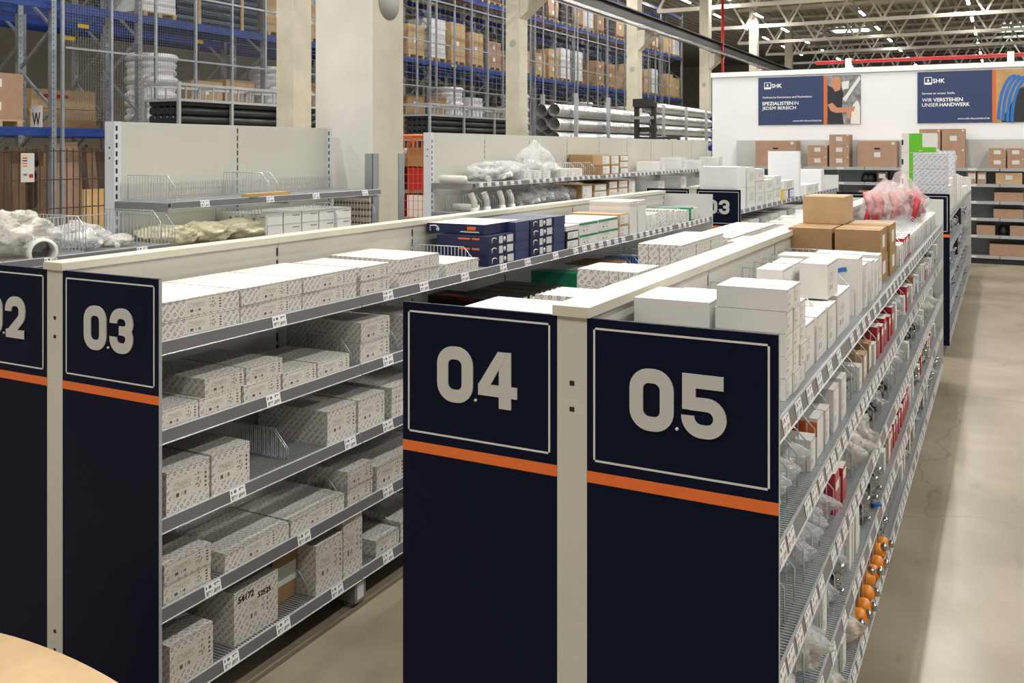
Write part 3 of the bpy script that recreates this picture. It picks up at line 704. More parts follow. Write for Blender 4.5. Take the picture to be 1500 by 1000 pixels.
# black cartons further along the second shelf (seen over panel 04)
def black(u0, u1, n, X=XF, d=.34, h=.055):
    for j in range(n):
        y0, y1 = Yat(u0, X), Yat(u1, X); k = cnt['k'] = cnt.get('k', 0)+1; w = y1-y0
        o = carton(X, y0, LV[1]+j*(h+.001), d, w-.003, h, 'black_box', 'black carton with red print on second shelf beyond panel zero-three, %s counted' % ordi(k), 'black cartons on the second shelf', None)
        mb = MB()
        for (p, q) in ((.12, .30), (.58, .92)): mb.box((d/2, (p-.5)*w, h*.14), (d/2+.0008, (q-.5)*w, h*.86), 'sign_white')
        mb.lathe([(.0005, d/2+.0008), (h*.25, d/2+.0008), (h*.25, d/2)], 'sign_white', 12, 'x', (0, -.06*w, h*.5)); put('printed_end', mb.mesh('printed_end'), parent=o)
        mb = MB(); mb.box((-.12, -w/2-.001, h*.80), (-.02, -w/2, h*.9), 'red_box').box((0, -w/2-.001, h*.80), (.10, -w/2, h*.9), 'red_box'); mb.box((-.10, -w*.3, h), (.0, -w*.12, h+.0008), 'red_box')
        put('red_print', mb.mesh('red_print'), parent=o)
black(640, 700, 1); black(713, 738.5, 2)
for a, b in ((740, 757), (758, 774), (775, 791), (792, 806), (807, 821)): black(a, b, 1, h=.075)
for i, (a, b, m, h) in enumerate(((845, 858, 'green_box', .11), (859, 888, 'white_box', .10), (890, 920, 'card', .10))):
    y0, y1 = Yat(a, XF), Yat(b, XF)
    carton(XF, y0, LV[1], .3, y1-y0-.01, h, m, '%s carton on the second shelf beyond the black cartons' % ('green', 'white', 'brown')[i], None, 'print_white')
y0 = Yat(924, XF)
for i in range(10): divider(XA+.05, y0+.13*i, LV[1], 1, 'the second shelf past the black cartons', 'dividers beyond panel zero-three', DIVL)
for i in range(4): carton(XF, y0+.03+.26*i, LV[1], .3, .08, .06+.02*(i % 2), 'blue_item' if i < 2 else 'white_box', '%s small carton lying between dividers on the second shelf, %s along' % ('blue' if i < 2 else 'white', ordi(i+1)), 'small cartons between dividers', 'print_white')
# third shelf
row3(2, 245, 309, 1, .133, .33); row3(2, 310.5, 367, 1, .135, .33); row3(2, 480, 523, 1, .128, .34); row3(2, 524.5, 564, 1, .128, .34); row3(2, 574, 600, 2, .062, .33); row3(2, 601, 640, 1, .12, .33)
for u in (429, 431.5, 569): divider(XA+.05, Yat(u, XF), LV[2], 1, 'the third shelf beyond panel zero-three', 'dividers beyond panel zero-three', DIVL)
# fourth shelf
row3(3, 241, 311, 2, .061, .35); row3(3, 331, 424, 1, .062, .39); row3(3, 425.5, 505, 1, .062, .39); row3(3, 510, 547, 2, .066, .34); row3(3, 553, 594, 1, .095, .33); row3(3, 596, 640, 1, .09, .33)
for u in (314, 507, 550): divider(XA+.05, Yat(u, XF), LV[3], 1, 'the fourth shelf beyond panel zero-three', 'dividers beyond panel zero-three', DIVL)
# bottom shelf
row3(4, 248, 313, 1, .135, .33, xf=-2.25)
y0, y1 = Yat(343, -2.26), Yat(407, -2.26)
o = carton(-2.26, y0, LV[4], .38, y1-y0, .175, 'pattern', 'patterned carton stencilled 54172 and 52525 on the bottom shelf', None, 'print', jit=0)
put('stencil', textmesh('54172', .030, 'black_box', .0008, extrude=.0003), (.1912, -(y1-y0)*.42, .135), o, rot=SIDE)
put('stencil', textmesh('52525', .026, 'black_box', .0008, extrude=.0003), (.1912, (y1-y0)*.02, .118), o, rot=SIDE)
y0, y1 = Yat(400, -2.33), Yat(436, -2.33)
o = carton(-2.33, y0, LV[4], .33, y1-y0, .165, 'card', 'brown carton with white label on the bottom shelf between patterned ones', None, None, lines=1)
mb = MB(); mb.box((.165, -(y1-y0)*.44, .06), (.1657, (y1-y0)*.44, .13), 'print_white')
put('label', mb.mesh('label'), parent=o)
row3(4, 463, 503, 1, .185, .36); row3(4, 504, 532, 1, .225, .33); row3(4, 552, 586, 1, .065, .33); row3(4, 588, 640, 1, .08, .33)
for u in (318, 460, 536, 588): divider(XA+.05, Yat(u, XF), LV[4], 1, 'the bottom shelf beyond panel zero-three', 'dividers beyond panel zero-three', DIVL)
# small furniture foot under the shelf
mb = MB(); mb.box((-.05, -.035, .02), (.05, .035, .11), 'stone_grey'); mb.lathe([(.001, 0), (.028, 0), (.028, .006), (.012, .02), (.001, .02)], 'steel', 16); o = put('adjustable_foot', mb.mesh('adjustable_foot'), (-2.30, Yat(513, -2.3), .0), None, 0, 'grey adjustable foot under the bottom shelf beyond panel zero-three', 'foot')
mb = MB(); mb.box((.05, -.02, .03), (.0508, .02, .09), 'print_white'); put('label', mb.mesh('label'), parent=o)

# --- plastic bags
from mathutils import noise as NZ
def bag_mesh(sx, sy, sz, m, seed, neck=False, sub=4, amp=.35):
    rnd = random.Random(seed); mb = MB(); bm = mb.bm
    bmesh.ops.create_icosphere(bm, subdivisions=sub, radius=1); o = Vector((seed*3.7, seed*1.3, 0))
    for v in bm.verts:
        p = v.co.copy(); n1 = NZ.noise(p*1.6+o); rd = 0; f = 2.6; a = .5
        for _ in range(3): rd += a*(1-2*abs(NZ.noise(p*f+o*2))); f *= 2.1; a *= .55
        k = .82+.30*n1+.20*rd
        q = Vector((p.x*sx/2*k*1.05, p.y*sy/2*k*1.05, (p.z*k*.95+.9)/1.9*sz))
        if neck and p.z > .5:
            t = (p.z-.5)/.5; w = 1-.7*t+.25*abs(NZ.noise(p*7+o)); q.x *= w; q.y *= w; q.z += sz*.4*t
        q.z = max(q.z, .001+.004*abs(NZ.noise(p*9))); v.co = q
    mi = mb.mi(m)
    for f in bm.faces: f.material_index = mi; f.smooth = rnd.random() < .75
    return mb.mesh('plastic_bag')
BAGS = {}
def bag(X, y, z, sx, sy, sz, m, label, group=None, neck=False, seed=None, sub=4, rz=0, contents=None):
    seed = seed if seed is not None else random.randrange(5)
    key = (round(sx, 2), round(sy, 2), round(sz, 2), m, neck, seed, sub)
    if key not in BAGS: BAGS[key] = bag_mesh(sx, sy, sz, m, seed, neck, sub)
    o = put('plastic_bag', BAGS[key], (X, y, z), None, rz, label, 'bag', group)
    if contents:
        mb = MB(); rnd = random.Random(seed+5)
        for i in range(12):
            c = Vector((rnd.uniform(-.3, .3)*sx, rnd.uniform(-.28, .28)*sy, rnd.uniform(.12, .5)*sz)); d = Vector((rnd.uniform(-1, 1), rnd.uniform(-1, 1), rnd.uniform(-.4, .4))).normalized()*min(sx, sy)*.22
            mb.tube([c-d, c, c+d+Vector((0, 0, .01))], min(sx, sy)*.07, contents, 8)
        put('contents', mb.mesh('contents'), parent=o)
    return o
# --- aisle five side
XR = -.440           # outer face of goods
XK = XB+.04          # back
def c5(u0, u1, li, dx, dz, m, label, grp=None, X=XR, z=None, pr='print_white', y=None, dy=None, **k):
    y0 = y if y is not None else Yat(u0, X); dy_ = dy or Yat(u1, X)-y0-.003
    return carton(X, y0, z or LV[li], dx, dy_, dz, m, label, grp, pr, **k)
n = 0
for ci, layers in enumerate((5, 5, 4)):
    for j in range(layers):
        n += 1
        if ci == 2 and j > 3: continue
        carton(-.442, 2.205+.079*ci, LV[0]+.0515*j, .165, .077, .0505, 'white_box', 'small white carton in the stepped stack behind panel zero-five, %s counted' % ordi(n), 'stepped stack of white cartons', 'print_white')
n = 0
for (x, y, w, l, h0) in ((-.625, 2.21, .19, .20, .07), (-.62, 2.43, .19, .2, .06)):
    for j in range(3):
        n += 1; carton(x, y, LV[0]+(h0+.001)*j, w, l, h0, 'white_box', 'flat white carton beside the stepped stack behind panel zero-five, %s of six' % ordi(n), 'flat white cartons behind panel zero-five', None)
carton(-.45, 2.03, LV[0], .12, .05, .14, 'white_box', 'narrow upright white carton just behind panel zero-five', None, 'print_white')
c5(0, 0, 0, .15, .122, 'white_box', 'wide white carton under the top box, nearer one', 'wide white cartons with curved lids', y=2.50, dy=.135, X=-.455)
c5(0, 0, 0, .15, .122, 'white_box', 'wide white carton under the top box, second', 'wide white cartons with curved lids', y=2.655, dy=.17, X=-.452)
c5(0, 0, 0, .15, .122, 'white_box', 'wide white carton under the top box, third', 'wide white cartons with curved lids', y=2.835, dy=.14, X=-.452)
c5(0, 0, 0, .15, .127, 'white_box', 'wide white carton under the top box, farthest', 'wide white cartons with curved lids', y=3.03, dy=.25, X=-.452)
for i in range(3): c5(0, 0, 0, .14, .12, 'white_box', 'white carton in the rear row behind the wide ones, %s of three' % ordi(i+1), 'rear row of white cartons', y=2.66+.2*i, dy=.18, X=-.625)
c5(0, 0, 0, .082, .106, 'white_box', 'white tall carton with curved lid standing on the wide cartons', y=2.94, dy=.19, X=-.470, z=LV[0]+.128)
c5(0, 0, 0, .075, .105, 'white_box', 'low white carton standing beside the tall one with curved lid', y=2.80, dy=.16, X=-.575, z=LV[0]+.121)
c5(0, 0, 0, .07, .105, 'white_box', 'low white carton further back beside the tall one', y=2.98, dy=.14, X=-.575, z=LV[0]+.121)
o = c5(0, 0, 0, .275, .198, 'white_box', 'large flat white carton with blue swoosh standing on edge', y=3.455, dy=.12, X=-.447, pr=None)
mb = MB(); ribbon(mb, arc(.115, .035, .075, 180, 90, 8), .014, 'blue_item', off=(-.015, -.0625, .05)); mb.box((.05, -.0612, .035), (.085, -.06, .047), 'blue_item')
ribbon(mb, arc(-.098, .176, .009, 60, 390, 10), .003, 'stone_grey', off=(0, -.0624, 0)); put('blue_swoosh', mb.mesh('blue_swoosh'), parent=o)
put('lettering', textmesh('AquaStrap', .014, 'logo_blue', 0, extrude=.0003), (-.082, -.061, .172), o, rot=FRONT)
for i, (yy, h) in enumerate(((3.62, .16), (3.80, .155), (3.93, .14), (4.07, .15))):
    o = c5(0, 0, 0, .25, h, 'white_box', 'white carton with blue stripe on edge between dividers, %s of four' % ordi(i+1), 'white cartons with blue stripe', y=yy, dy=.09, X=-.447)
    mb = MB(); mb.box((.03, -.0463, .05), (.09, -.045, .065), 'blue_item'); put('blue_stripe', mb.mesh('blue_stripe'), parent=o)
# brown cartons
brn = [(-.47, 4.31, 0, 'front outer lower'), (-.47, 4.31, 1, 'front outer upper'), (-.672, 4.31, 0, 'front inner lower'), (-.672, 4.31, 1, 'front inner upper'),
       (-.462, 4.62, 0, 'rear outer lower'), (-.462, 4.62, 1, 'rear outer upper'), (-.66, 4.62, 0, 'rear inner lower'), (-.66, 4.62, 1, 'rear inner upper'), (-.655, 4.58, 2, 'single top')]
for x, y, j, nm in brn:
    o = carton(x, y, LV[0]+.116*j, .186, .285, .114 if j < 2 else .126, 'card_light' if j == 2 else 'card', 'brown cardboard carton, %s one of the nine-box stack on the top shelf' % nm, 'brown carton stack', None, lines=1)
    if x > -.5:
        mb = MB(); mb.box((.093, -.05, .03), (.0937, .05, .085), 'print_white'); put('label', mb.mesh('label'), parent=o)
# white flat packs, dividers and red cartons beyond
y = 4.98; i = 0
while y < 7.75:
    i += 1
    divider(XK, y, LV[0], 1, 'the top shelf beyond panel zero-five', 'dividers beyond panel zero-five')
    m = 'red_box' if 3 <= i <= 6 else random.choice(['white_box', 'white_box', 'white_box', 'print_white'])
    o = carton(-.455, y+.02, LV[0], .34, .07, .105 if m != 'red_box' else .12, 'white_box' if m != 'red_box' else m, '%s slim carton between dividers on the top shelf, %s past the brown stack' % ('red' if m == 'red_box' else 'white', ordi(i)), 'slim cartons past the brown stack', 'print_white')
    if m == 'red_box':
        mb = MB(); mb.box((-.17, -.0345, .12), (.17, .0345, .1207), 'white_box'); put('pale_lid', mb.mesh('pale_lid'), parent=o)
    y += .108
for i, u in enumerate((2.05, 2.36, 2.49, 2.83, 3.0, 3.42, 3.60, 3.75, 3.90, 4.04, 4.18)): divider(XK, u, LV[0], 1, 'the top shelf beyond panel zero-five', 'dividers beyond panel zero-five')
for i, (x, y, sx, sy, sz, nk) in enumerate(((-.66, 6.3, .30, .5, .22, True), (-.60, 6.75, .34, .5, .24, True), (-.72, 6.95, .3, .5, .20, True))):
    bag(x, y, LV[0]+.11, sx, sy, sz, 'bag_red', 'clear bag of red strapping heaped at the island end, %s of three' % ordi(i+1), 'bags with red strapping', nk, i+2, 4)
mb = MB()
for k in range(13):
    a = k*.7; x, y = -.64+.12*cos(a), 6.62+.42*sin(a*1.3)
    mb.tube([(x, y-.12, LV[0]+.12), (x+.03, y-.06, LV[0]+.25), (x-.02, y+.05, LV[0]+.30), (x+.02, y+.13, LV[0]+.14)], .017, 'red_box', 6)
put('red_strapping', mb.mesh('red_strapping'), label='tangle of red strapping seen inside the clear bags at the island end', cat='strapping')
bag(-.66, 7.25, LV[0], .3, .4, .2, 'bag_clear', 'clear crumpled bag lying at the very end of the top shelf', None, False, 3, 4)

# lower levels of the aisle five side
def fittings(X, y, z, w, l, m, label, grp, n=14, seed=0, h=.06):
    rnd = random.Random(seed); mb = MB()
    for i in range(n):
        c = Vector((rnd.uniform(-w/2, w/2), rnd.uniform(-l/2, l/2), rnd.uniform(.012, h))); r = rnd.uniform(.009, .016)
        a = rnd.uniform(0, 6.28); d = Vector((cos(a), sin(a), rnd.uniform(-.3, .6)))*.024; e = Vector((-sin(a), cos(a), .2))*.022
        mb.tube([c-d, c-d*.4, c+d*.1, c+e*.6, c+e], [r, r*.75, r*.8, r*.75, r], m, 8)
    return mb
FC = {}
def fit(X, y, z, m, label, grp, seed=0, w=.27, l=.075, nm='pipe_fitting', cat='pipe fittings', n=26, h=.085):
    key = (m, seed % 4, w, l, n, h)
    if key not in FC: FC[key] = fittings(0, 0, 0, w, l, m, '', '', n, seed % 4, h).mesh(nm)
    o = put('fitting_pile', FC[key], (X, y, z), None, 0, label, cat, grp, kind='stuff'); return o
seq = {
 1: [(2.0, 'bagc'), (2.16, 'bagc'), (2.28, 'bagg'), (2.40, 'bagc'), (2.52, 'wht'), (2.64, 'orw'), (2.77, 'wht'), (2.90, 'wbx'), (3.05, 'wbx'), (3.20, 'drk'), (3.33, 'drk'), (3.46, 'wht'), (3.6, 'brn'), (3.74, 'brn'), (3.88, 'wht'), (4.02, 'red'), (4.14, 'red'), (4.28, 'red'), (4.42, 'red'), (4.56, 'red')],
 2: [(2.0, ''), (2.12, ''), (2.24, ''), (2.36, ''), (2.48, 'bagc'), (2.60, 'bagg'), (2.72, 'bagc'), (2.84, 'bagc'), (2.96, 'red'), (3.08, 'red'), (3.2, ''), (3.34, 'bagw'), (3.46, 'bagw'), (3.58, 'bagw'), (3.7, ''), (3.82, 'stl'), (3.94, 'stl'), (4.08, 'stl'), (4.2, 'bagc'), (4.34, 'stl')],
 3: [(2.0, 'bagc'), (2.12, 'bagw'), (2.24, 'bagw'), (2.36, ''), (2.48, 'bagw'), (2.60, 'bagc'), (2.72, 'wht'), (2.86, 'bagc'), (2.98, 'stl'), (3.1, 'bagc'), (3.22, 'brd'), (3.36, 'brd'), (3.5, 'wcap'), (3.62, 'stl'), (3.74, 'blu'), (3.86, 'stl'), (3.98, 'stl'), (4.12, 'drk'), (4.26, 'wht'), (4.4, 'brn'), (4.52, 'red'), (4.64, 'red'), (4.76, 'red'), (4.88, 'red'), (5.0, 'red'), (5.12, 'red'), (5.24, 'red'), (5.36, 'red')],
 4: [(2.0, 'blw'), (2.12, 'blw'), (2.24, 'bagc'), (2.36, 'drk'), (2.48, 'wht'), (2.6, 'brn'), (2.72, 'wht'), (2.84, 'bagw'), (2.96, 'drk'), (3.08, 'wht'), (3.2, 'bagw'), (3.32, 'org'), (3.42, 'org'), (3.52, 'org'), (3.62, 'org'), (3.72, 'org'), (3.82, 'org'), (3.92, 'org'), (4.02, 'org'), (4.12, 'org'), (4.24, 'stl'), (4.36, 'rod'), (4.48, 'rod'), (4.60, 'rod'), (4.74, 'rod'), (4.88, 'rod'), (5.0, 'wht'), (5.14, 'brn')],
}
NUM = {}
def lab(kind, txt, li):
    NUM[(kind, li)] = NUM.get((kind, li), 0)+1
    return '%s on the %s shelf beyond panel zero-five, %s counting away' % (txt, SHN[li], ordi(NUM[(kind, li)]))
def item(kind, y, li, far=False):
    z = LV[li]
    if y < 2.1 and kind[:3] == 'bag': y += .045
    g = lambda t: '%s on the %s shelf beyond panel zero-five' % (t, SHN[li])
    if kind == 'bagc': bag(-.585, y+.055, z, .29, .125, random.uniform(.10, .15), 'bag_clear', lab(kind, 'clear bag of white fittings', li), g('clear bags'), contents='white_plastic')
    if kind == 'bagg': bag(-.585, y+.055, z, .29, .125, .13, 'bag_clear', lab(kind, 'clear bag of dark fittings', li), g('clear bags of dark fittings'), contents='stone_grey')
    if kind == 'bagw': bag(-.565, y+.055, z, .31, .14, random.uniform(.13, .19), 'bag_white', lab(kind, 'milky white bag', li), g('white bags'), random.random() < .5)
    if kind == 'wht': carton(-.45, y+.022, z, .30, .07, random.uniform(.08, .13), 'white_box', lab(kind, 'slim white carton', li), g('slim white cartons'), 'print_white')
    if kind == 'wbx': carton(-.45, y+.02, z, .26, .10, .13, 'white_box', lab(kind, 'broad white carton', li), g('broad white cartons'), 'print_white')
    if kind == 'orw':
        o = carton(-.45, y+.02, z, .22, .09, .11, 'white_box', lab(kind, 'white carton with orange end', li), g('white cartons with orange end'), None)
        mb = MB(); mb.box((-.10, -.046, .06), (.11, -.045, .10), 'orange').box((-.11, -.0445, .11), (.02, .0445, .1107), 'black_box'); put('orange_print', mb.mesh('orange_print'), parent=o)
    if kind == 'brn': carton(-.45, y+.02, z, .28, .085, random.uniform(.09, .14), random.choice(['card', 'card_light', 'brown_dark']), lab(kind, 'small brown carton', li), g('small brown cartons'), 'print_white')
    if kind == 'red':
        o = carton(-.45, y+.02, z, .24, .075, random.uniform(.10, .13), 'red_box', lab(kind, 'red carton with white lid', li), g('red cartons'), None, cap='white_box')
        mb = MB(); mb.box((.12, -.03, .07), (.1207, .03, .095), 'white_box'); put('white_patch', mb.mesh('white_patch'), parent=o)
    if kind == 'drk': fit(-.60, y+.06, z, 'stone_grey', lab(kind, 'pile of dark grey fittings', li), g('dark fittings'), li)
    if kind == 'stl': fit(-.58, y+.06, z, 'steel', lab(kind, 'pile of shiny steel fittings', li), g('steel fittings'), li+1)
    if kind == 'blu': fit(-.56, y+.06, z, 'blue_item', lab(kind, 'pile of blue caps', li), g('blue caps'), 2, n=5, h=.10)
    if kind == 'blw':
        o = carton(-.45, y+.02, z, .2, .08, .13, 'blue_item', lab(kind, 'blue and white carton', li), g('blue and white cartons'), None)
        mb = MB(); mb.box((.10, -.035, .07), (.1007, .035, .11), 'sign_white'); put('white_patch', mb.mesh('white_patch'), parent=o)
    if kind == 'brd':
        for q in range(3):
            carton(-.445, y+.015+.032*q, z, .22, .026, .21, 'white_box', lab(kind, 'thin white board-like carton standing upright', li), g('thin upright cartons'), None)
    if kind == 'wcap':
        mb = MB(); mb.lathe([(.001, .05), (.022, .045), (.034, .03), (.034, .0), (.001, .0)], 'white_plastic', 16); put('valve_cap', mb.mesh('valve_cap'), (-.49, y+.05, z), None, 0, 'round white plastic cap on the fourth shelf beyond panel zero-five', 'cap')
    if kind == 'org':
        for q in range(2):
            key = 'orb%d' % q
            if key not in FC:
                mb = MB(); mb.lathe([(.001, 0), (.02, .003), (.031, .018), (.033, .032), (.026, .05), (.012, .058), (.001, .059)], 'orange_plastic', 14)
                FC[key] = mb.mesh('orange_cap'); mb = MB(); mb.lathe([(.001, .058), (.014, .058), (.016, .064), (.016, .074), (.001, .076)], 'steel', 12); FC[key+'n'] = mb.mesh('steel_nut')
            o = put('thermostat_head', FC[key], (-.475-.055*q, y+.05+.01*q, z+.03*q), None, 0, lab(kind, 'round orange capped fitting', li), 'fitting', g('orange fittings'), rot=(random.uniform(-.5, .5), random.uniform(.5, 1.4), 0))
            put('nut', FC[key+'n'], parent=o)
    if kind == 'rod':
        mb = MB()
        for q in range(4): mb.tube([(-.13, -.03+.02*q, .018+.012*(q % 2)), (.12, -.03+.02*q, .05+.02*(q % 2))], .010, 'orange_plastic' if q % 3 else 'steel', 8)
        put('rod_bundle', mb.mesh('rod_bundle'), (-.6, y+.06, z), None, 0, lab(kind, 'small bunch of orange rods', li), 'rods', g('orange rods'))
rn = random.Random(3)
pal = {1: ['wht', 'wht', 'red', 'wht', 'bagc', 'brn'], 2: ['stl', 'bagc', 'bagw', 'stl', 'wht', ''], 3: ['stl', 'red', 'bagc', 'wht', 'stl', 'drk'], 4: ['stl', 'wht', 'bagc', 'brn', 'drk', 'stl']}
for li in (1, 2, 3, 4):
    ys = list(seq[li]); y = ys[-1][0]+.14
    while y < 7.8: ys.append((y, rn.choice(pal[li]))); y += .145
    for i, (y, k) in enumerate(ys):
        if li != 2 or i % 2 == 0 or i < 12: divider(XK, y, LV[li], 1, 'the %s shelf beyond panel zero-five' % SHN[li], 'dividers beyond panel zero-five')
        if k: item(k, y, li)

# --- aisle four side of the island (seen over its cap)
n = 0
def c4(x0, x1, y, dy, z, h, m='pattern', lb='patterned carton', pr=None, layers=1):
    global n
    for j in range(layers):
        n += 1; carton(x1, y, z+j*(h+.001), x1-x0, dy-.003, h, m, '%s on the top shelf on the zero-four side, %s counted' % (lb, ordi(n)), 'cartons on the zero-four side', pr, jit=0)
c4(-1.21, -.935, 2.03, .2, LV[0], .091, layers=2)
c4(-1.13, -.935, 2.31, .16, LV[0], .091, layers=2)
c4(-1.28, -1.195, 2.92, .2, LV[0], .058, layers=3)
for i in range(4): c4(-1.192+.034*i, -1.16+.034*i, 2.90, .22, LV[0], .178, lb='narrow upright patterned carton')
for r in range(3):
    for i in range(4): c4(-1.275+.044*i, -1.233+.044*i, 3.5+.21*r, .20, LV[0], .21, lb='narrow upright patterned carton')
for i in range(3): c4(-1.31, -1.10, 4.25+.32*i, .3, LV[0], .088, layers=2)
c4(-1.095, -.935, 4.15, .3, LV[0], .085, layers=2)
for i in range(9):
    divider(XB-.04, 5.5+.24*i, LV[0], -1, 'the top shelf on the zero-four side', 'dividers on the zero-four side')
    bag(-1.12, 5.58+.24*i, LV[0], .3, .2, .19, 'bag_white', 'milky bag lying between dividers on the zero-four side, %s counting away' % ordi(i+1), 'bags on the zero-four side')
# --- wall shelving E: goods
n = 0
for r_, (u0, u1) in enumerate(((390, 415), (416, 442), (443, 467), (468, 491), (492, 515))):
    y0, y1 = Yat(u0, -4.17), Yat(u1, -4.17)
    for c in range(2):
        for j in range(2):
            n += 1; o = carton(-4.17-.208*c, y0, 1.235+j*.077, .20, y1-y0-.008, .075, 'white_box', 'white carton with small round logo on the tall shelving, %s counted' % ordi(n), 'white cartons with round logo', None, jit=0)
            d_ = (y1-y0)/2
            if r_ == 0:
                mb = MB(); mb.lathe([(.0005, -d_+.003), (.013, -d_+.003)], 'stone_grey', 14, 'y', (0, 0, .04)); mb.box((.045, -d_+.003, .05), (.085, -d_+.0035, .056), 'stone_grey'); put('round_logo', mb.mesh('round_logo'), parent=o)
            elif c == 0:
                mb = MB(); mb.lathe([(.0005, .1012), (.006, .1012)], 'stone_grey', 10, 'x', (0, .06, .052)); mb.box((.1, .0, .049), (.1012, .05, .055), 'stone_grey'); put('printed_name', mb.mesh('printed_name'), parent=o)
for i in range(3): bag(-4.36, 3.95+.28*i, 1.235, .38, .3, .13, 'yellow_bag', 'flat yellowish bag on the tall shelving beside the white cartons, %s of three' % ordi(i+1), 'yellowish bags', False, i, 4)
divider(XE+.02, 3.80, 1.235, 1, 'the tall shelving lower shelf', 'tall basket dividers', DIVT)
for y in (4.55, 5.25, 5.7): divider(XE+.02, y, 1.235, 1, 'the tall shelving lower shelf', 'tall basket dividers', DIVT)
for y in (3.85, 4.62, 4.70): divider(XE+.02, y, 1.50, 1, 'the tall shelving upper shelf', 'low basket dividers')
mb = MB()
for z in (.004, .10): mb.bar((0, 0, z), (0, 1.97, z), .004, 'wire')
for i in range(99): mb.bar((0, .01+.0199*i, .004), (0, .01+.0199*i, .10), .003, 'wire')
bk = mb.mesh('wire_backing_fence')
put('wire_backing_fence', bk, (XE+.02, 3.79, 1.50), label='low wire backing fence along the empty upper shelf of tall shelving', cat='wire fence')
put('wire_backing_fence', bk, (XE+.02, 3.79, 1.235), label='low wire backing fence behind the yellowish bags on tall shelving', cat='wire fence')
o = put('thin_wood_piece', MB().box((-.02, -.42, 0), (.05, .02, .022), 'photo_tan').mesh('thin_wood_piece'), (-4.24, 4.80, 1.5025), None, .15, 'thin tan wooden piece on the upper shelf of tall shelving', 'wood piece')
# low open shelving: white bags with pipes, baskets
for i, y in enumerate((2.60, 3.22, 3.70)): divider(XE+.02, y, 1.27, 1, 'the low open shelving', 'tall basket dividers on low shelving', DIVT)
mb = MB()
mb.bar((0, 0, .16), (0, 2.9, .16), .005, 'wire'); mb.bar((0, 0, .08), (0, 2.9, .08), .004, 'wire')
for i in range(97): mb.bar((0, .01+.03*i, .004), (0, .01+.03*i, .16), .003, 'wire')
put('wire_backing_fence', mb.mesh('wire_backing_fence'), (XE+.02, .8, 1.27), label='white wire backing fence behind the bags on the low shelving', cat='wire fence')
for i, (x, y, sx, sy, sz) in enumerate(((-4.36, 2.15, .36, .38, .20), (-4.36, 2.98, .38, .36, .24), (-4.42, 2.70, .36, .40, .28), (-4.36, 3.36, .34, .26, .15), (-4.34, 3.56, .2, .2, .07), (-4.36, 2.42, .36, .3, .22))):
    bag(x, y, 1.27, sx, sy, sz, 'bag_white' if i != 3 else 'bag_clear', 'milky bag of white pipe parts on the low shelving, %s counting away' % ordi(i+1), 'bags of pipe parts', False, i, 5, contents='white_plastic')
mb = MB(); mb.lathe([(.062, -.10), (.062, .10), (.055, .10), (.055, -.10), (.062, -.10)], 'white_plastic', 26, 'x', (0, 0, .062)); mb.lathe([(.068, .075), (.068, .105), (.054, .105)], 'white_plastic', 26, 'x', (0, 0, .062))
mb.lathe([(.054, .0), (.001, 0)], 'stone_grey', 20, 'x', (0, 0, .062))
put('pipe_socket', mb.mesh('pipe_socket'), (-4.24, Yat(72, -4.15), 1.237), None, 0, 'short wide white pipe socket with open end on the low shelving', 'pipe socket', rot=(0, 0, -.35))
for i in range(5): bag(-4.36, 1.0+.55*i, .97, .34, .4, .16, 'bag_white', 'milky bag on the lower shelf of the low shelving, %s counting away' % ordi(i+1), 'bags lower down')
# long wall shelving E2
mb = MB(); mb.lathe([(.001, -.16), (.034, -.16), (.034, .16), (.001, .16)], 'white_plastic', 16, 'y', (0, 0, .034)); rm = mb.mesh('pipe_piece')
put('pipe_piece', rm, (-4.36, Yat(672, -4.3), 1.502), None, 1.25, 'white plastic pipe piece on the upper wall shelf near the pillar', 'pipe piece')
put('pipe_piece', rm, (-4.36, Yat(690, -4.3), 1.237), None, 1.3, 'white plastic pipe piece on the second wall shelf near the pillar', 'pipe piece')
for i, (u, sx, sy, sz, m) in enumerate(((725, .36, .5, .20, 'bag_clear'), (752, .38, .5, .20, 'bag_clear'), (790, .36, .7, .30, 'bag_clear'), (812, .3, .4, .16, 'bag_white'))):
    bag(-4.36, Yat(u, -4.3), 1.50, sx, sy, sz, m, 'crumpled clear bag on the upper wall shelf past the pillar, %s of four' % ordi(i+1), 'bags on the upper wall shelf', i == 2, i, 4, contents='white_plastic')
for i in range(11): divider(XE+.02, 8.1+.28*i, 1.50, 1, 'the upper wall shelf past the pillar', 'dividers past the pillar')
for i, u in enumerate((768, 783, 797, 822, 833, 845)): carton(-4.17, Yat(u, -4.17), 1.50, .3, .16, .09, 'white_box', 'small white carton on the upper wall shelf past the pillar, %s of six' % ordi(i+1), 'small white cartons on the wall shelf', 'print_white')
for i, (u, a) in enumerate(((698, 1.1), (716, 1.25), (738, .8), (752, 1.2))):
    mb = MB(); mb.tube([(0, 0, .0), (0, 0, .09), (.03, .02, .17)], .028, 'white_plastic', 12); mb.lathe([(.036, 0), (.036, .04), (.028, .04)], 'white_plastic', 14)
    put('pipe_bend', mb.mesh('pipe_bend'), (-4.22, Yat(u, -4.2), 1.235), None, a*3, 'grey-white pipe bend standing on the second wall shelf, %s of four' % ordi(i+1), 'pipe bend', 'pipe bends on the wall shelf')
for i, u in enumerate((770, 785, 802, 820, 838, 852)):
    bag(-4.36, Yat(u, -4.3), 1.235, .34, .42, .15+.05*(i % 2), 'bag_clear', 'clear bag of grey pipe bends on the second wall shelf, %s counting away' % ordi(i+1), 'bags on the second wall shelf', i == 1, i % 4, 4, contents='white_plastic')
for i in range(12): divider(XE+.02, 7.4+.3*i, 1.235, 1, 'the second wall shelf past the pillar', 'dividers past the pillar')
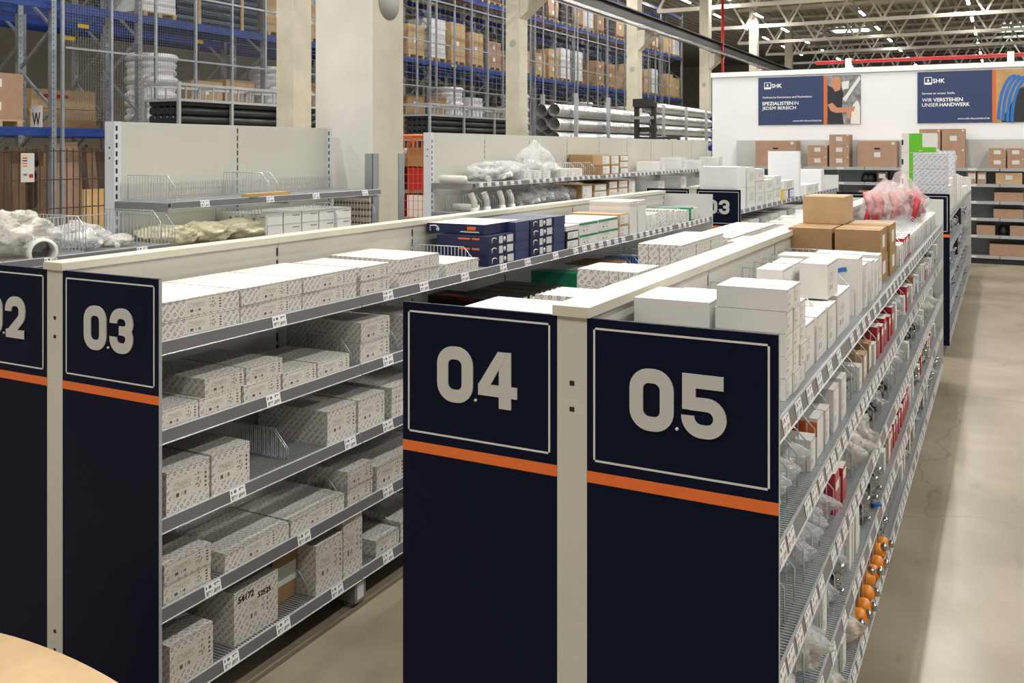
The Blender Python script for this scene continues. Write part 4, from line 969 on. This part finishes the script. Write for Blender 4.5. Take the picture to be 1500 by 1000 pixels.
def brownrow(z, spec, where, grp):
    k = 0
    for (u0, u1, n_, h, d) in spec:
        y0, y1 = Yat(u0, -4.17), Yat(u1, -4.17)
        for j in range(n_):
            k += 1; carton(-4.17, y0, z+j*(h+.002), d, y1-y0-.015, h, 'card' if k % 2 else 'card_light', 'brown carton on the %s wall shelf, %s counting away from the pillar' % (where, ordi(k)), grp, 'print_white')
brownrow(1.50, ((882, 894, 2, .115, .34), (895, 907, 2, .115, .34), (908, 921, 3, .075, .34)), 'upper', 'brown cartons on the upper wall shelf')
carton(-4.3, Yat(865, -4.3), 1.50, .28, .6, .24, 'card', 'large brown carton at the back of the upper wall shelf', None, None)
brownrow(1.235, ((852, 868, 1, .17, .34), (870, 889, 2, .08, .34), (892, 905, 2, .09, .34), (906, 920, 2, .09, .34), (921, 931, 1, .18, .3)), 'second', 'brown cartons on the second wall shelf')
k = 0
for z in (1.50, 1.235):
    for i in range(11):
        y = 12.35+.34*i; k += 1
        if i % 3 == 0 and y < 16: carton(-4.2, y, z, .32, .26, .13+.05*(i % 2), 'white_box', 'white carton at the far end of the wall shelving, %s counted' % ordi(k), 'white cartons at the far wall shelving', 'print_white')
        if i % 2: divider(XE+.02, y, z, 1, 'the wall shelving near the partition', 'dividers near the partition')
# --- second row islands
n = 0
def far(X, y, z, dx, dy, dz, m, pr=None, lb='white carton', grp='cartons on the second island row', layers=1, isl='behind panel zero-three'):
    global n
    for j in range(layers):
        n += 1; carton(X, y, z+j*(dz+.002), dx, dy, dz, m, '%s on the island %s, %s counted' % (lb, isl, ordi(n)), grp, pr)
far(-2.27, 9.0, LV[0], .37, .33, .205, 'white_wall', None, 'large pale carton with heater print', layers=2, grp='large pale cartons')
far(-2.26, 9.36, LV[0], .35, .32, .20, 'white_box', 'print', layers=2); far(-2.26, 9.72, LV[0], .35, .38, .125, 'white_box', 'print', layers=3)
far(-2.26, 10.15, LV[0], .35, .40, .125, 'white_box', 'print', layers=2); far(-2.26, 10.6, LV[0], .35, .35, .14, 'white_box', 'print', layers=2)
far(-2.26, 11.05, LV[0], .3, .30, .11, 'yellow', 'print_white', 'yellow and white pack', layers=1); far(-2.26, 11.4, LV[0], .3, .30, .11, 'blue_item', 'print_white', 'blue and white pack'); far(-2.26, 11.06, LV[0]+.113, .3, .64, .10, 'white_box', 'print')
far(-2.26, 12.0, LV[0], .38, .12, .56, 'white_wall', None, 'tall flat pale carton standing upright')
far(-2.26, 12.5, LV[0], .3, .5, .12, 'white_box', 'print'); far(-2.26, 13.6, LV[0], .3, .25, .30, 'white_wall', None, 'upright pale carton'); far(-2.26, 13.0, LV[0], .3, .4, .12, 'white_box', 'print')
for i in range(12):
    far(-2.26, 9.0+.47*i, LV[1], .34, .40, .13, ('white_box', 'white_box', 'panel_grey')[i % 3], 'print', 'carton lower down'); 
    if i % 2: far(-2.26, 9.0+.47*i, LV[2], .34, .40, .13, 'white_box', 'print', 'carton on the third shelf')
isl = 'topped by patterned boxes'
for j in range(4): n += 1; carton(-.44, 9.0, LV[0]+.137*j, .27, .33, .135, 'pattern_blue', 'pale patterned carton in the four-high stack on the island by the partition, %s up' % ordi(j+1), 'four-high patterned stack', None)
far(-.44, 10.4, LV[0], .27, .35, .14, 'pattern_blue', None, 'pale patterned carton', layers=4, isl=isl); far(-.44, 9.6, LV[0], .17, .35, .12, 'white_box', None, 'white carton', layers=2, isl=isl); far(-.44, 10.0, LV[0], .15, .3, .15, 'white_box', None, 'white carton', layers=2, isl=isl)
for i in range(8): far(-.44, 10.9+.45*i, LV[0], .3, .22, .16-.01*i, 'white_box', 'print_white', 'white carton past the stack', layers=1 if i > 3 else 2, isl=isl)
for j in range(4):
    o = carton(-.56, 9.62, LV[0]+.184*j, .30, .26, .182, 'white_box', 'white and lime green carton in the tall stack by the partition, %s up' % ordi(j+1), 'lime green carton stack', None, jit=0)
    mb = MB(); mb.box((-.085, -.1315, .003), (.03, -.13, .179), 'lime').box((.03, -.1315, .003), (.15, -.13, .05), 'lime'); mb.box((-.15, -.1312, .07), (-.135, -.13, .12), 'black_box')
    mb.box((.0, -.1312, .012), (.03, -.1316, .022), 'sign_white'); put('lime_print', mb.mesh('lime_print'), parent=o)
for li in (1, 2, 3, 4):
    for i in range(14):
        y = 9.05+.40*i
        if (i+li) % 3 == 0: bag(-.60, y, LV[li], .28, .3, .16, 'bag_clear', 'clear bag on the %s shelf of the partition-side island, %s counting away' % (SHN[li], ordi(i+1)), 'clear bags by the partition', contents='stone_grey')
        elif (i+li) % 3 == 1: fit(-.58, y, LV[li], 'steel', 'steel fittings on the %s shelf of the partition-side island, %s counting away' % (SHN[li], ordi(i+1)), 'steel fittings by the partition', i, .26, .26, n=22)
        if li < 3: divider(XK, y+.17, LV[li], 1, 'the %s shelf of the partition-side island' % SHN[li], 'dividers by the partition')
for li in (1, 2): carton(-.43, 12.6-.8*li, LV[li]-.02, .2, .12, .20, 'black_box', 'black case on the %s shelf of the partition-side island' % SHN[li], None, None)
# --- cartons on the back shelving
k = 0
def bkx(u0, u1, z, h, m='card_pink', layers=1, slot=False, dep=.40, lbl=True):
    global k
    x0, x1 = Xat(u0, 16.56), Xat(u1, 16.56)
    for j in range(layers):
        k += 1
        o = put('brown_carton', box_mesh(x1-x0-.01, dep, h, m, None, '+x', None, None), ((x0+x1)/2, 16.58+dep/2, z+j*(h+.002)), None, 0, 'brown carton on the back shelving under the banners, %s counted along' % ordi(k), 'box', 'cartons on the back shelving')
        if lbl:
            mb = MB(); mb.box((-.05, -dep/2-.003, h*.38), (.05, -dep/2-.001, h*.38+min(.08, h*.4)), 'sign_white'); put('label', mb.mesh('label'), parent=o)
            mb = MB(); mb.box(((x1-x0)*.36, -dep/2-.003, h*.86), ((x1-x0)*.44, -dep/2-.001, h*.96), 'sign_white'); put('sticker', mb.mesh('sticker'), parent=o)
        if slot:
            mb = MB(); mb.box((-.045, -dep/2-.003, h*.68), (.045, -dep/2-.001, h*.74), 'black_box'); put('hand_hole', mb.mesh('hand_hole'), parent=o)
bkx(1106, 1166, 1.51, .44, slot=True); bkx(1182, 1212, 1.51, .18, layers=2); bkx(1214, 1244, 1.51, .18, layers=3); bkx(1256, 1314, 1.51, .43, slot=True); bkx(1346, 1378, 1.51, .31, layers=2); bkx(1379, 1414, 1.51, .31, layers=2)
bkx(1448, 1474, 1.51, .155, layers=2); bkx(1475, 1501, 1.51, .155, layers=2); bkx(1502, 1540, 1.51, .155, layers=2)
bkx(1145, 1165, 1.26, .16, 'card_light'); bkx(1166, 1190, 1.26, .16, 'card_light')
bkx(1284, 1300, 1.26, .18, 'brown_dark'); bkx(1257, 1288, .99, .13); bkx(1417, 1430, 1.26, .2); bkx(1431, 1445, 1.26, .19); bkx(1458, 1498, 1.26, .18, 'card_light')
bkx(1456, 1500, .99, .14, lbl=False); bkx(1455, 1500, .725, .14, lbl=False); bkx(1430, 1458, .455, .15, lbl=False); bkx(1479, 1530, .455, .155, lbl=False); bkx(1449, 1530, .135, .18, lbl=False)
for i, (u, z) in enumerate(((1268, 1.26), (1276, 1.26), (1470, .455))):
    mb = MB(); mb.lathe([(.001, 0), (.07, 0), (.08, .05), (.06, .12), (.03, .15), (.001, .15)], 'black_metal', 14); put('dark_canister', mb.mesh('dark_canister'), (Xat(u, 16.7), 16.75, z), None, 0, 'dark rounded canister on the back shelving, %s of three' % ordi(i+1), 'canister', 'canisters on the back shelving')
mat('card_dark', (.20, .125, .075), .75, noise=.15, nscale=10)
# ------------------------------------------------------------------ pallet racks
FY = [4.1, 7.7, 11.35, 13.29]+[16.9+3.61*i for i in range(10)]
LZ = [2.13, 4.45, 6.68, 8.9]
def rack(xf, label):
    g = root('pallet_rack', (xf, 0 if xf > -16 else .90, 0), label, 'pallet rack')
    mb = MB(); H = 9.4; d = .95
    for x in (0, -d):
        mb.box((x-.05, -.05, 0), (x+.05, .05, H), 'rack_grey')
        for i in range(90): mb.box((x-.052, -.020, .1+i*.1), (x+.052, -.008, .13+i*.1), 'slot')
    z = .3; s = 0
    while z < H-.8:
        a, b = (0, -d) if s % 2 else (-d, 0); mb.bar((a, 0, z), (b, 0, z+.75), .045, 'rack_grey'); z += .75; s += 1
    fm = mb.mesh('upright_frame')
    for y in FY: put('upright_frame', fm, (0, y, 0), g)
    for i, (y0, y1) in enumerate(zip(FY, FY[1:])):
        mb = MB(); L = y1-y0-.1; mb.box((-.03, 0, -.075), (.03, L, .075), 'rack_blue'); mb.box((-.035, 0, .03), (.035, L, .05), 'rack_blue'); bm_ = mb.mesh('beam')
        for z in LZ:
            for x in (.02, -d-.02): put('beam', bm_, (x, y0+.05, z), g)
    return g
rack(-15.5, 'tall blue and grey pallet rack behind the wire mesh'); rack(-17.65, 'second blue and grey pallet rack standing behind the first one')
PAL = MB()
for y in (-.38, 0, .38): PAL.box((-.45, y-.05, 0), (.45, y+.05, .09), 'wood')
for i in range(7): PAL.box((-.45+.14*i-.01, -.46, .09), (-.45+.14*i+.09 if i < 6 else .45, .46, .115), 'wood')
PAL = PAL.mesh('wooden_pallet')
def coil_mesh(r, h):
    mb = MB(); prof = [(.001, 0)]; n = int(h/.15)
    for i in range(n):
        z = h*i/n; q = r*(1+.05*sin(i*2.3)); prof += [(q*.93, z+.005), (q, z+h/n*.35), (q, z+h/n*.7), (q*.92, z+h/n-.005)]
    prof += [(r*.4, h), (.001, h*.985)]
    return mb.lathe(prof, 'coil_white', 22).mesh('pipe_coil_stack')
COILM = coil_mesh(.52, 1.6)
rnd = random.Random(11); nn = {}
RN = {0: 'front', 1: 'rear'}; LN = ['lowest', 'middle', 'upper', 'top']
def lb2(t, row, li):
    k = nn[(t, row, li)] = nn.get((t, row, li), 0)+1
    return '%s, %s level of the %s pallet rack, %s along' % (t, LN[li], RN[row], ordi(k))
def load(kind, row, li, y, w=1.05):
    x = -15.98 if row == 0 else -18.12; z = LZ[li]+.08
    G = lambda t: '%s on the %s pallet rack' % (t, RN[row])
    if kind in ('big', 'two', 'wrap', 'crate', 'dark'):
        put('wooden_pallet', PAL, (x, y, z), None, 0, lb2('wooden pallet', row, li), 'pallet', G('wooden pallets')); z += .116
    if kind in ('big', 'two'):
        m = rnd.choice(['card', 'card_light', 'card_pink', 'card_light']); h = rnd.uniform(.75, 1.25); k = 1 if kind == 'big' else 2
        for j in range(k):
            hh = h/k; o = put('pallet_carton', box_mesh(.86, w*.86, hh, m, None, '+x', None, 1), (x, y, z+j*hh), None, rnd.uniform(-.03, .03), lb2('brown cardboard pallet carton', row, li), 'box', G('pallet cartons'))
            if row == 0:
                mb = MB(); mb.box((.43, -.12, hh*.4), (.432, .04, hh*.4+.14), 'print_white'); put('label', mb.mesh('label'), parent=o)
    if kind == 'wrap':
        key = ('wrap', li % 2)
        if key not in FC:
            mb = MB(); 
            for j in range(8): mb.box((-.42+.006*(j % 2), -.44+.008*(j % 3), j*.15), (.42-.006*(j % 3), .44-.006*(j % 2), j*.15+.147), 'coil_white')
            FC[key] = mb.mesh('wrapped_load')
        put('wrapped_load', FC[key], (x, y, z), None, 0, lb2('white film-wrapped block of goods', row, li), 'pallet load', G('wrapped loads'))
    if kind == 'crate':
        if 'cr' not in FC:
            mb = MB()
            for j in range(6): mb.box((-.40, -.42, j*.16), (.40, .42, j*.16+.11), 'black_metal'); mb.box((-.37, -.39, j*.16+.11), (.37, .39, j*.16+.16), 'blue_pipe')
            FC['cr'] = mb.mesh('crate_stack')
        put('crate_block', FC['cr'], (x, y, z), None, 0, lb2('black plastic crate block', row, li), 'crates', G('black crates'))
    if kind == 'dark': put('metal_bin', box_mesh(.8, .85, .7, 'zinc_dark', None), (x, y, z), None, 0, lb2('grey metal bin', row, li), 'bin', G('grey bins'))
    if kind == 'coil': put('pipe_coil', COILM, (x, y, z), None, rnd.uniform(0, 3), lb2('white ribbed pipe coil stack', row, li), 'pipe coil', G('pipe coils'))
PM = {}
def pipes(row, li, y0, y1, n, r, m, x0=None, z0=None, rows=5):
    L = y1-y0; key = (round(L, 1), r, m)
    if key not in PM:
        mb = MB(); mb.tube([(0, 0, 0), (0, L, 0)], r, m, 10, cap=False); mb.lathe([(r, 0), (r*.75, 0), (r*.7, .3)], m, 10, 'y'); PM[key] = mb.mesh('pipe')
    x = x0 if x0 is not None else (-15.62 if row == 0 else -17.8); z = z0 if z0 is not None else LZ[li]+.08
    for i in range(n):
        c, q = divmod(i, rows)
        put('long_pipe', PM[key], (x-c*r*2.02, y0, z+r+q*r*2.02), None, 0, lb2('long %s pipe in a bundle' % ('dark' if m != 'spiral' else 'silver'), row, li), 'pipe', 'long pipes on the %s pallet rack' % RN[row])
# placed as seen
pipes(0, 1, 14.35, 16.75, 20, .09, 'blue_pipe', rows=7)
for yy in (14.9, 16.2):
    mb = MB(); mb.box((-.02, -.04, 0), (.02, .04, 1.45), 'wood'); put('wooden_batten', mb.mesh('wooden_batten'), (-15.50, yy, LZ[1]+.08), label='%s upright wooden batten holding the dark pipe bundle' % ('near' if yy < 15 else 'far'), cat='batten')
load('wrap', 0, 1, 13.87); load('coil', 0, 0, 14.03); load('two', 0, 0, 15.2); load('big', 0, 0, 16.2); load('coil', 0, 0, 17.65)
load('two', 0, 0, 10.35); load('two', 0, 1, 10.3)
pipes(1, 1, 14.3, 17.5, 12, .08, 'blue_pipe', rows=4)
o = put('pallet_carton', box_mesh(.9, 1.6, .44, 'card_light', None, '+x', None, 1), (-18.13, 13.22, LZ[0]+.08), None, 0, 'long tan carton with red marks, lower of two on the rear rack', 'box', 'long tan cartons')
o = put('pallet_carton', box_mesh(.9, 1.55, .40, 'card_light', None, '+x', None, 1), (-18.13, 13.22, LZ[0]+.53), None, .02, 'long tan carton with red marks, upper of two on the rear rack', 'box', 'long tan cartons')
mb = MB(); mb.box((.45, -.5, .22), (.452, .1, .30), 'red_box'); put('red_mark', mb.mesh('red_mark'), parent=o)
plan = {0: ['two', 'coil', 'dark', 'big', 'wrap', 'two', 'coil'], 1: ['big', 'big', 'two', 'wrap', 'big', 'wrap', 'two'], 2: ['big', 'crate', 'big', 'wrap', 'two', 'crate']}
for li in (0, 1, 2):
    c = 0
    for bi in range(3, len(FY)-1):
        if bi == 3 and li < 2: continue
        if li == 2 and bi < 4: continue
        n_ = 3
        for q in range(n_):
            c += 1; k = plan[li][(c*3+bi*2) % len(plan[li])]
            if rnd.random() < .1: continue
            if bi == 4 and li == 0 and q == 0: continue
            load(k, 0, li, FY[bi]+.62+q*1.18)
    for bi in range(4, 10):
        if (bi+li) % 2 == 0: load(rnd.choice(['big', 'wrap', 'two']), 1, li, FY[bi]+1.9); load(rnd.choice(['big', 'wrap']), 1, li, FY[bi]+3.4)
# tall boards leaning at floor level
for i, (u, w, h, m, t) in enumerate(((4, .5, 1.75, 'brown_dark', .10), (22, .35, 1.85, 'card_dark', -.05), (47, .4, 1.8, 'brown_dark', .06), (66, .25, 1.75, 'card_dark', -.08), (106, .62, 1.93, 'card_pink', .14), (127, .22, 1.9, 'card_dark', -.12), (141, .2, 1.85, 'card_dark', .1), (149, .3, 1.8, 'brown_dark', .03))):
    mb = MB(); mb.box((-.06, -w/2, 0), (.06, w/2, h), m)
    for q in range(5): mb.box((.06, -w/2+w*q/5, 0), (.064, -w/2+w*q/5+.008, h), m)
    put('cardboard_panel', mb.mesh('cardboard_panel'), (-15.72-.17*(i % 3), Yat(u, -15.72-.17*(i % 3)), .0), None, 0, 'tall brown wrapped panel leaning on the rack floor behind the fence, %s from the edge' % ordi(i+1), 'panel', 'tall wrapped panels', rot=(t*.7, -.04, 0))
mb = MB(); mb.box((-.1, -.02, 0), (.1, .02, 1.5), 'card_dark'); mb.box((-.08, .02, 1.0), (.08, .022, 1.25), 'lime').box((-.08, .02, 1.25), (.08, .022, 1.45), 'sign_white'); put('green_label_board', mb.mesh('green_label_board'), (-15.7, Yat(62, -15.7), .0), None, pi/2, 'narrow brown board with a lime and white label among the wrapped panels', 'board')
mb = MB(); mb.box((0, -.5, 0), (.03, .5, 1.36), 'photo_tan'); mb.box((0, -.56, 0), (.04, -.5, 1.36), 'wood')
put('plywood_sheet', mb.mesh('plywood_sheet'), (-9.0, Yat(144, -9.0)+.35, .0), None, 0, 'plywood sheet with pale edge standing behind the wire fence', 'plywood sheet')
# rack mesh guard
g = root('mesh_guard', (-15.22, 11.4, 0), 'grey wire mesh guard fixed on posts along the rack front', 'mesh guard')
mb = MB(); mb.box((-.025, -.025, 0), (.025, .025, 7.6), 'rack_grey'); pm_ = mb.mesh('post')
for i in range(34): put('post', pm_, (0, -.05+1.062*i, 0), g)
for z in (3.67, 5.02, 6.3, 7.5):
    mb = MB(); mb.box((-.02, 0, -.02), (.02, 35, .02), 'rack_grey'); put('rail', mb.mesh('rail'), (0, 0, z), g)
mb = MB()
for i in range(120): mb.box((-.0016, i*.055, 2.35), (.0016, i*.055+.0034, 7.4), 'stone_grey')
for i in range(92): mb.box((-.0016, 0, 2.35+i*.055), (.0016, 6.6, 2.353+i*.055), 'stone_grey')
put('wire_mesh', mb.mesh('wire_mesh'), parent=g)
mb = MB()
for i in range(90): mb.box((-.0016, 6.6+i*.3, 2.35), (.0016, 6.6+i*.3+.008, 7.4), 'stone_grey')
for i in range(24): mb.box((-.0016, 6.6, 2.35+i*.21), (.0016, 33.6, 2.358+i*.21), 'stone_grey')
put('wire_mesh', mb.mesh('wire_mesh'), parent=g, label='coarser wire infill')
# W sign and yellow bay labels
o = put('rack_sign', MB().box((-.16, -.01, 0), (.16, 0, .46), 'banner_white').mesh('rack_sign'), (Xat(54, 11.24), 11.24, 2.15), None, 0, 'white rack sign with black letter W', 'sign')
put('letter', textmesh('W', .34, 'black_box', .002, 'CENTER'), (0, -.013, .10), o, rot=FRONT, scale=(.62, 1, 1))
o = put('sign_hook', MB().box((-.01, -.01, 0), (.01, 0, .08), 'sign_white').mesh('sign_hook'), (0, 0, .44), o)
for i, (u, li, row) in enumerate(((122, 1, 1), (101, 1, 1), (291, 1, 1), (665, 1, 0), (700, 0, 0))):
    x = -15.44 if row == 0 else -17.58
    put('bay_label', MB().box((0, -.14, -.03), (.004, .14, .05), 'yellow').mesh('bay_label'), (x, Yat(u, x), LZ[li]-.3*(i == 1)), None, 0, 'small yellow bay label on a blue rack beam, %s of five' % ordi(i+1), 'label', 'yellow bay labels')
# wire fence close to the low shelving
g = root('wire_fence', (-6.0, .3, 0), 'dark welded wire fence standing behind the low shelving', 'fence')
mb = MB(); mb.box((-.02, -.03, 0), (.02, .03, 1.84), 'fence'); fp = mb.mesh('fence_post')
for y in (0, 2.5, 5.0): put('fence_post', fp, (0, y, 0), g)
mb = MB()
for i in range(94): mb.bar((0, .0533*i, .03), (0, .0533*i, 1.81), .006, 'fence')
for i in range(9):
    for x in (-.006, .006): mb.bar((x, 0, .10+.205*i+.05), (x, 5.0, .10+.205*i+.05), .008, 'fence')
put('wire_panel', mb.mesh('wire_panel'), parent=g)
o = put('price_sign', MB().box((0, -.05, 0), (.003, .05, .20), 'sign_white').mesh('price_sign'), (-5.975, Yat(41, -5.97), 1.575), None, 0, 'small white price sign with coloured bars clipped to the wire fence', 'sign')
mb = MB()
for j, m in enumerate(('yellow', 'red_box', 'blue_box', 'orange', 'orange')): mb.box((.003, -.04, .18-.018*j), (.0045, -.005, .188-.018*j), m)
mb.box((.003, .01, .03), (.0045, .04, .055), 'red_box').box((.003, -.035, .045), (.0045, -.005, .06), 'stone_grey'); put('printed_bars', mb.mesh('printed_bars'), parent=o)
# tube stillages with pipes
def stillage(x, y0, L, label):
    g = root('tube_stillage', (x, y0, 0), label, 'stillage')
    mb = MB()
    for yy in (0, L*.33, L*.66, L):
        for xx in (0, -.8): mb.bar((xx, yy, 0), (xx, yy, 2.92), .05, 'cage')
    for z in (.15, 1.1, 2.03, 2.62, 2.88):
        for xx in (0, -.8): mb.bar((xx, 0, z), (xx, L, z), .045, 'cage')
        for yy in (0, L*.33, L*.66, L): mb.bar((0, yy, z), (-.8, yy, z), .045, 'cage')
    put('tube_frame', mb.mesh('tube_frame'), parent=g)
    mb = MB()
    for i in range(12): mb.bar((0, L*(i+.5)/12, 2.62), (0, L*(i+.5)/12, 2.88), .02, 'cage'); mb.bar((-.8, L*(i+.5)/12, 2.62), (-.8, L*(i+.5)/12, 2.88), .02, 'cage')
    put('side_bars', mb.mesh('side_bars'), parent=g)
    mb = MB(); mb.box((-.78, .02, 2.05), (-.02, L-.02, 2.09), 'zinc_dark'); put('deck', mb.mesh('deck'), parent=g)
    pm = MB(); pm.tube([(0, 0, 0), (0, L*.97, 0)], .07, 'black_pipe', 10); pm = pm.mesh('black_pipe')
    k = 0
    for r_ in range(4):
        for c in range(5):
            k += 1; put('black_pipe', pm, (x-.11-.143*c, y0+.05, 2.162+.141*r_), None, 0, 'black plastic pipe lying in the %s, %s counted' % (('nearer tube stillage', 'farther tube stillage')[y0 > 15], ordi(k)), 'pipe', 'black pipes in stillages')
stillage(-12, 11.1, 3.6, 'grey tube stillage of black pipes before the nearest rack mesh'); stillage(-12, 18.7, 4.8, 'grey tube stillage of black pipes beyond the big concrete pillar')
mb = MB(); bm_ = mb.box((-.5, -.6, 0), (.5, .6, 1.9), 'cage').mesh('stillage_base') if False else mb.bm.free()
# spiral ducts
g = root('duct_stand', (-9.0, 19, 0), 'grey steel stand carrying the stacked silver ducts', 'stand')
mb = MB()
for x in (.24, -.62): mb.box((x-.04, -.04, 0), (x+.04, .04, 3.1), 'cage')
for z in (1.9,): mb.box((-.62, -.04, z-.1), (.24, .04, z), 'cage')
fm = mb.mesh('stand_frame')
for y in (.9, 2.9, 4.9, 7.2, 9.4, 11.6): put('stand_frame', fm, (0, y, 0), g)
def duct(L):
    mb = MB(); r = .15; prof = [(r*.96, 0)]; n = int(L/.11)
    for i in range(n): prof += [(r, L*i/n+.01), (r, L*(i+.72)/n), (r*1.045, L*(i+.8)/n), (r*1.045, L*(i+.9)/n)]
    return mb.lathe(prof, 'spiral', 16, 'y').lathe([(r*.96, 0), (r*.9, .1), (.001, .3)], 'stone_grey', 16, 'y').mesh('spiral_duct')
dm = duct(6.1); k = 0
for r_ in range(4):
    for c in range(2):
        for y in (19.2, 25.5):
            if r_ == 3 and (c == 1 or y < 20): continue
            k += 1; put('spiral_duct', dm, (-9.0-.33*c, y, 2.06+.315*r_), None, 0, 'silver spiral duct lying in the stack beyond the wall shelving, %s counted' % ordi(k), 'duct', 'spiral ducts')
for i in range(5): bag(-8.95, 31.9, 1.75+.26*i, .4, .35, .26, 'cap_blue', 'blue plastic cover hanging at the end of the silver ducts, %s up' % ordi(i+1), 'blue covers', False, i % 4, 2)
# forklift
g = root('forklift', (-7.9, 22.2, 0), 'black forklift mast and truck standing beside the silver ducts', 'forklift')
mb = MB()
for x in (-.22, .22): mb.box((x-.05, -.06, .1), (x+.05, .06, 2.95), 'black_metal'); mb.box((x-.03-.06*(x > 0)+.03, -.02, .2), (x+.03, .10, 2.8), 'stone_grey')
for z in (.5, 1.6, 2.3, 2.9): mb.box((-.27, .06, z-.06), (.27, .12, z+.06), 'black_metal')
put('mast', mb.mesh('mast'), parent=g)
mb = MB(); mb.box((-.27, -.16, 2.86), (.27, -.04, 3.06), 'black_metal'); mb.box((-.26, -.2, 2.55), (.26, -.12, 2.62), 'stone_grey'); put('carriage', mb.mesh('carriage'), parent=g)
mb = MB(); mb.box((-.5, .3, .25), (.5, 1.7, .75), 'orange_plastic'); mb.box((-.48, 1.2, .75), (.48, 1.75, 1.15), 'black_metal'); mb.box((-.25, .6, .75), (.25, .65, 1.2), 'black_metal'); put('truck_body', mb.mesh('truck_body'), parent=g)
mb = MB()
for x in (-.45, .45):
    mb.bar((x, .4, .7), (x*.85, .7, 2.1), .06, 'black_metal'); mb.bar((x, 1.65, 1.1), (x*.85, 1.5, 2.1), .06, 'black_metal'); mb.bar((x*.85, .7, 2.1), (x*.85, 1.5, 2.1), .06, 'black_metal')
for y in (.7, .9, 1.1, 1.3, 1.5): mb.bar((-.4, y, 2.1), (.4, y, 2.1), .04, 'black_metal')
put('overhead_guard', mb.mesh('overhead_guard'), parent=g)
wm = MB().lathe([(.001, -.09), (.22, -.09), (.25, -.05), (.25, .05), (.22, .09), (.001, .09)], 'black_metal', 18, 'x').mesh('wheel')
for x in (-.46, .46):
    for y in (.45, 1.45): put('wheel', wm, (x, y, .25), g)
# orange mesh cage trolley with red goods
g = root('roll_cage', (-5.75, 8.5, 0), 'orange wire roll cage full of red goods between pillar and wall shelving', 'roll cage')
for (x0, y0_, x1, y1) in ((-.45, 0, .5, 0), (.5, 0, .5, .8), (-.45, .8, .5, .8), (-.45, 0, -.45, .8)):
    mb = MB(); a, b = Vector((x0, y0_, 0)), Vector((x1, y1, 0)); up = Vector((0, 0, 1))
    mb.tube([a+up*.15, a+up*1.88, a*.94+b*.06+up*1.95, a*.06+b*.94+up*1.95, b+up*1.88, b+up*.15], .016, 'frame_orange', 6)
    n_ = int((b-a).length/.058)
    for i in range(1, n_): p = a+(b-a)*i/n_; mb.bar(p+up*.15, p+up*1.95, .0045, 'frame_orange')
    for i in range(19): mb.bar(a+up*(.2+.095*i), b+up*(.2+.095*i), .004, 'frame_orange')
    put('mesh_side', mb.mesh('mesh_side'), parent=g)
mb = MB(); mb.box((-.45, 0, .12), (.5, .8, .15), 'frame_orange'); put('base_plate', mb.mesh('base_plate'), parent=g)
wm = MB().lathe([(.001, -.02), (.06, -.02), (.06, .02), (.001, .02)], 'black_metal', 14, 'x').mesh('caster')
for x in (-.4, .45):
    for y in (.06, .74): put('caster', wm, (x, y, .06), g)
k = 0
for z in (.16, .46, .76, 1.06, 1.36, 1.62):
    for i in range(3):
        k += 1; m = ('red_box', 'brown_dark', 'white_box', 'red_box', 'card')[k*2 % 5]
        put('boxed_goods', box_mesh(.26, .55, .24 if z < 1.5 else .2, m, None), (-6.0+.30*i, 8.9, z), None, 0, '%s boxed goods inside the orange roll cage, %s counted' % ({'red_box': 'red', 'brown_dark': 'dark brown', 'white_box': 'white', 'card': 'brown'}[m], ordi(k)), 'box', 'goods in the roll cage')
# slatted guard board at the pillar foot
mb = MB()
for z in range(29): mb.box((-.17, 0, z*.05), (.17, .022, z*.05+.034), 'slat_beige'); mb.box((-.165, .004, z*.05+.034), (.165, .018, z*.05+.05), 'card_dark')
put('slatted_board', mb.mesh('slatted_board'), (-4.435, 5.80, 0), label='beige slatted guard board at the foot of the big concrete pillar', cat='board')
# open cardboard box in the lower corner of the view
g = root('open_cardboard_box', (-2.22, 1.42, 0), 'large open cardboard box with curved flap in front of panel zero-two', 'box')
mb = MB()
for a, b in (((-.42, -.28, 0), (.42, -.272, .40)), ((-.42, .272, 0), (.42, .28, .40)), ((-.42, -.28, 0), (-.412, .28, .40)), ((.412, -.28, 0), (.42, .28, .40)), ((-.42, -.28, 0), (.42, .28, .008))): mb.box(a, b, 'card_light')
put('box_body', mb.mesh('box_body'), parent=g)
mb = MB(); n_ = 16
for i in range(n_):
    x0, x1 = -.42+.84*i/n_, -.42+.84*(i+1)/n_
    f = lambda x: .455-.07*abs((x+.08)/.5)**2.2
    mb.face([(x0, .28, .40), (x1, .28, .40), (x1, .24, f(x1)), (x0, .24, f(x0))], 'card_light'); mb.face([(x0, .24, f(x0)), (x1, .24, f(x1)), (x1, -.05, f(x1)+.005), (x0, -.05, f(x0)+.005)], 'card_light')
    mb.face([(x0, -.05, f(x0)+.005), (x1, -.05, f(x1)+.005), (x1, -.28, .40), (x0, -.28, .40)], 'card_light')
put('flap', mb.mesh('flap'), parent=g)
# ------------------------------------------------------------------ light and view
w_ = bpy.data.worlds.new('world'); sc.world = w_; w_.use_nodes = True
w_.node_tree.nodes['Background'].inputs[0].default_value = (.88, .94, 1, 1); w_.node_tree.nodes['Background'].inputs[1].default_value = .9
sc.view_settings.view_transform = 'Standard'; sc.view_settings.look = 'None'; sc.view_settings.exposure = .34; sc.view_settings.gamma = 1
sc.view_settings.use_curve_mapping = False
sc.cycles.max_bounces = 6; sc.cycles.diffuse_bounces = 3; sc.cycles.glossy_bounces = 3; sc.cycles.transparent_max_bounces = 16; sc.cycles.transmission_bounces = 3
sc.cycles.use_denoising = True; sc.cycles.sample_clamp_indirect = 4
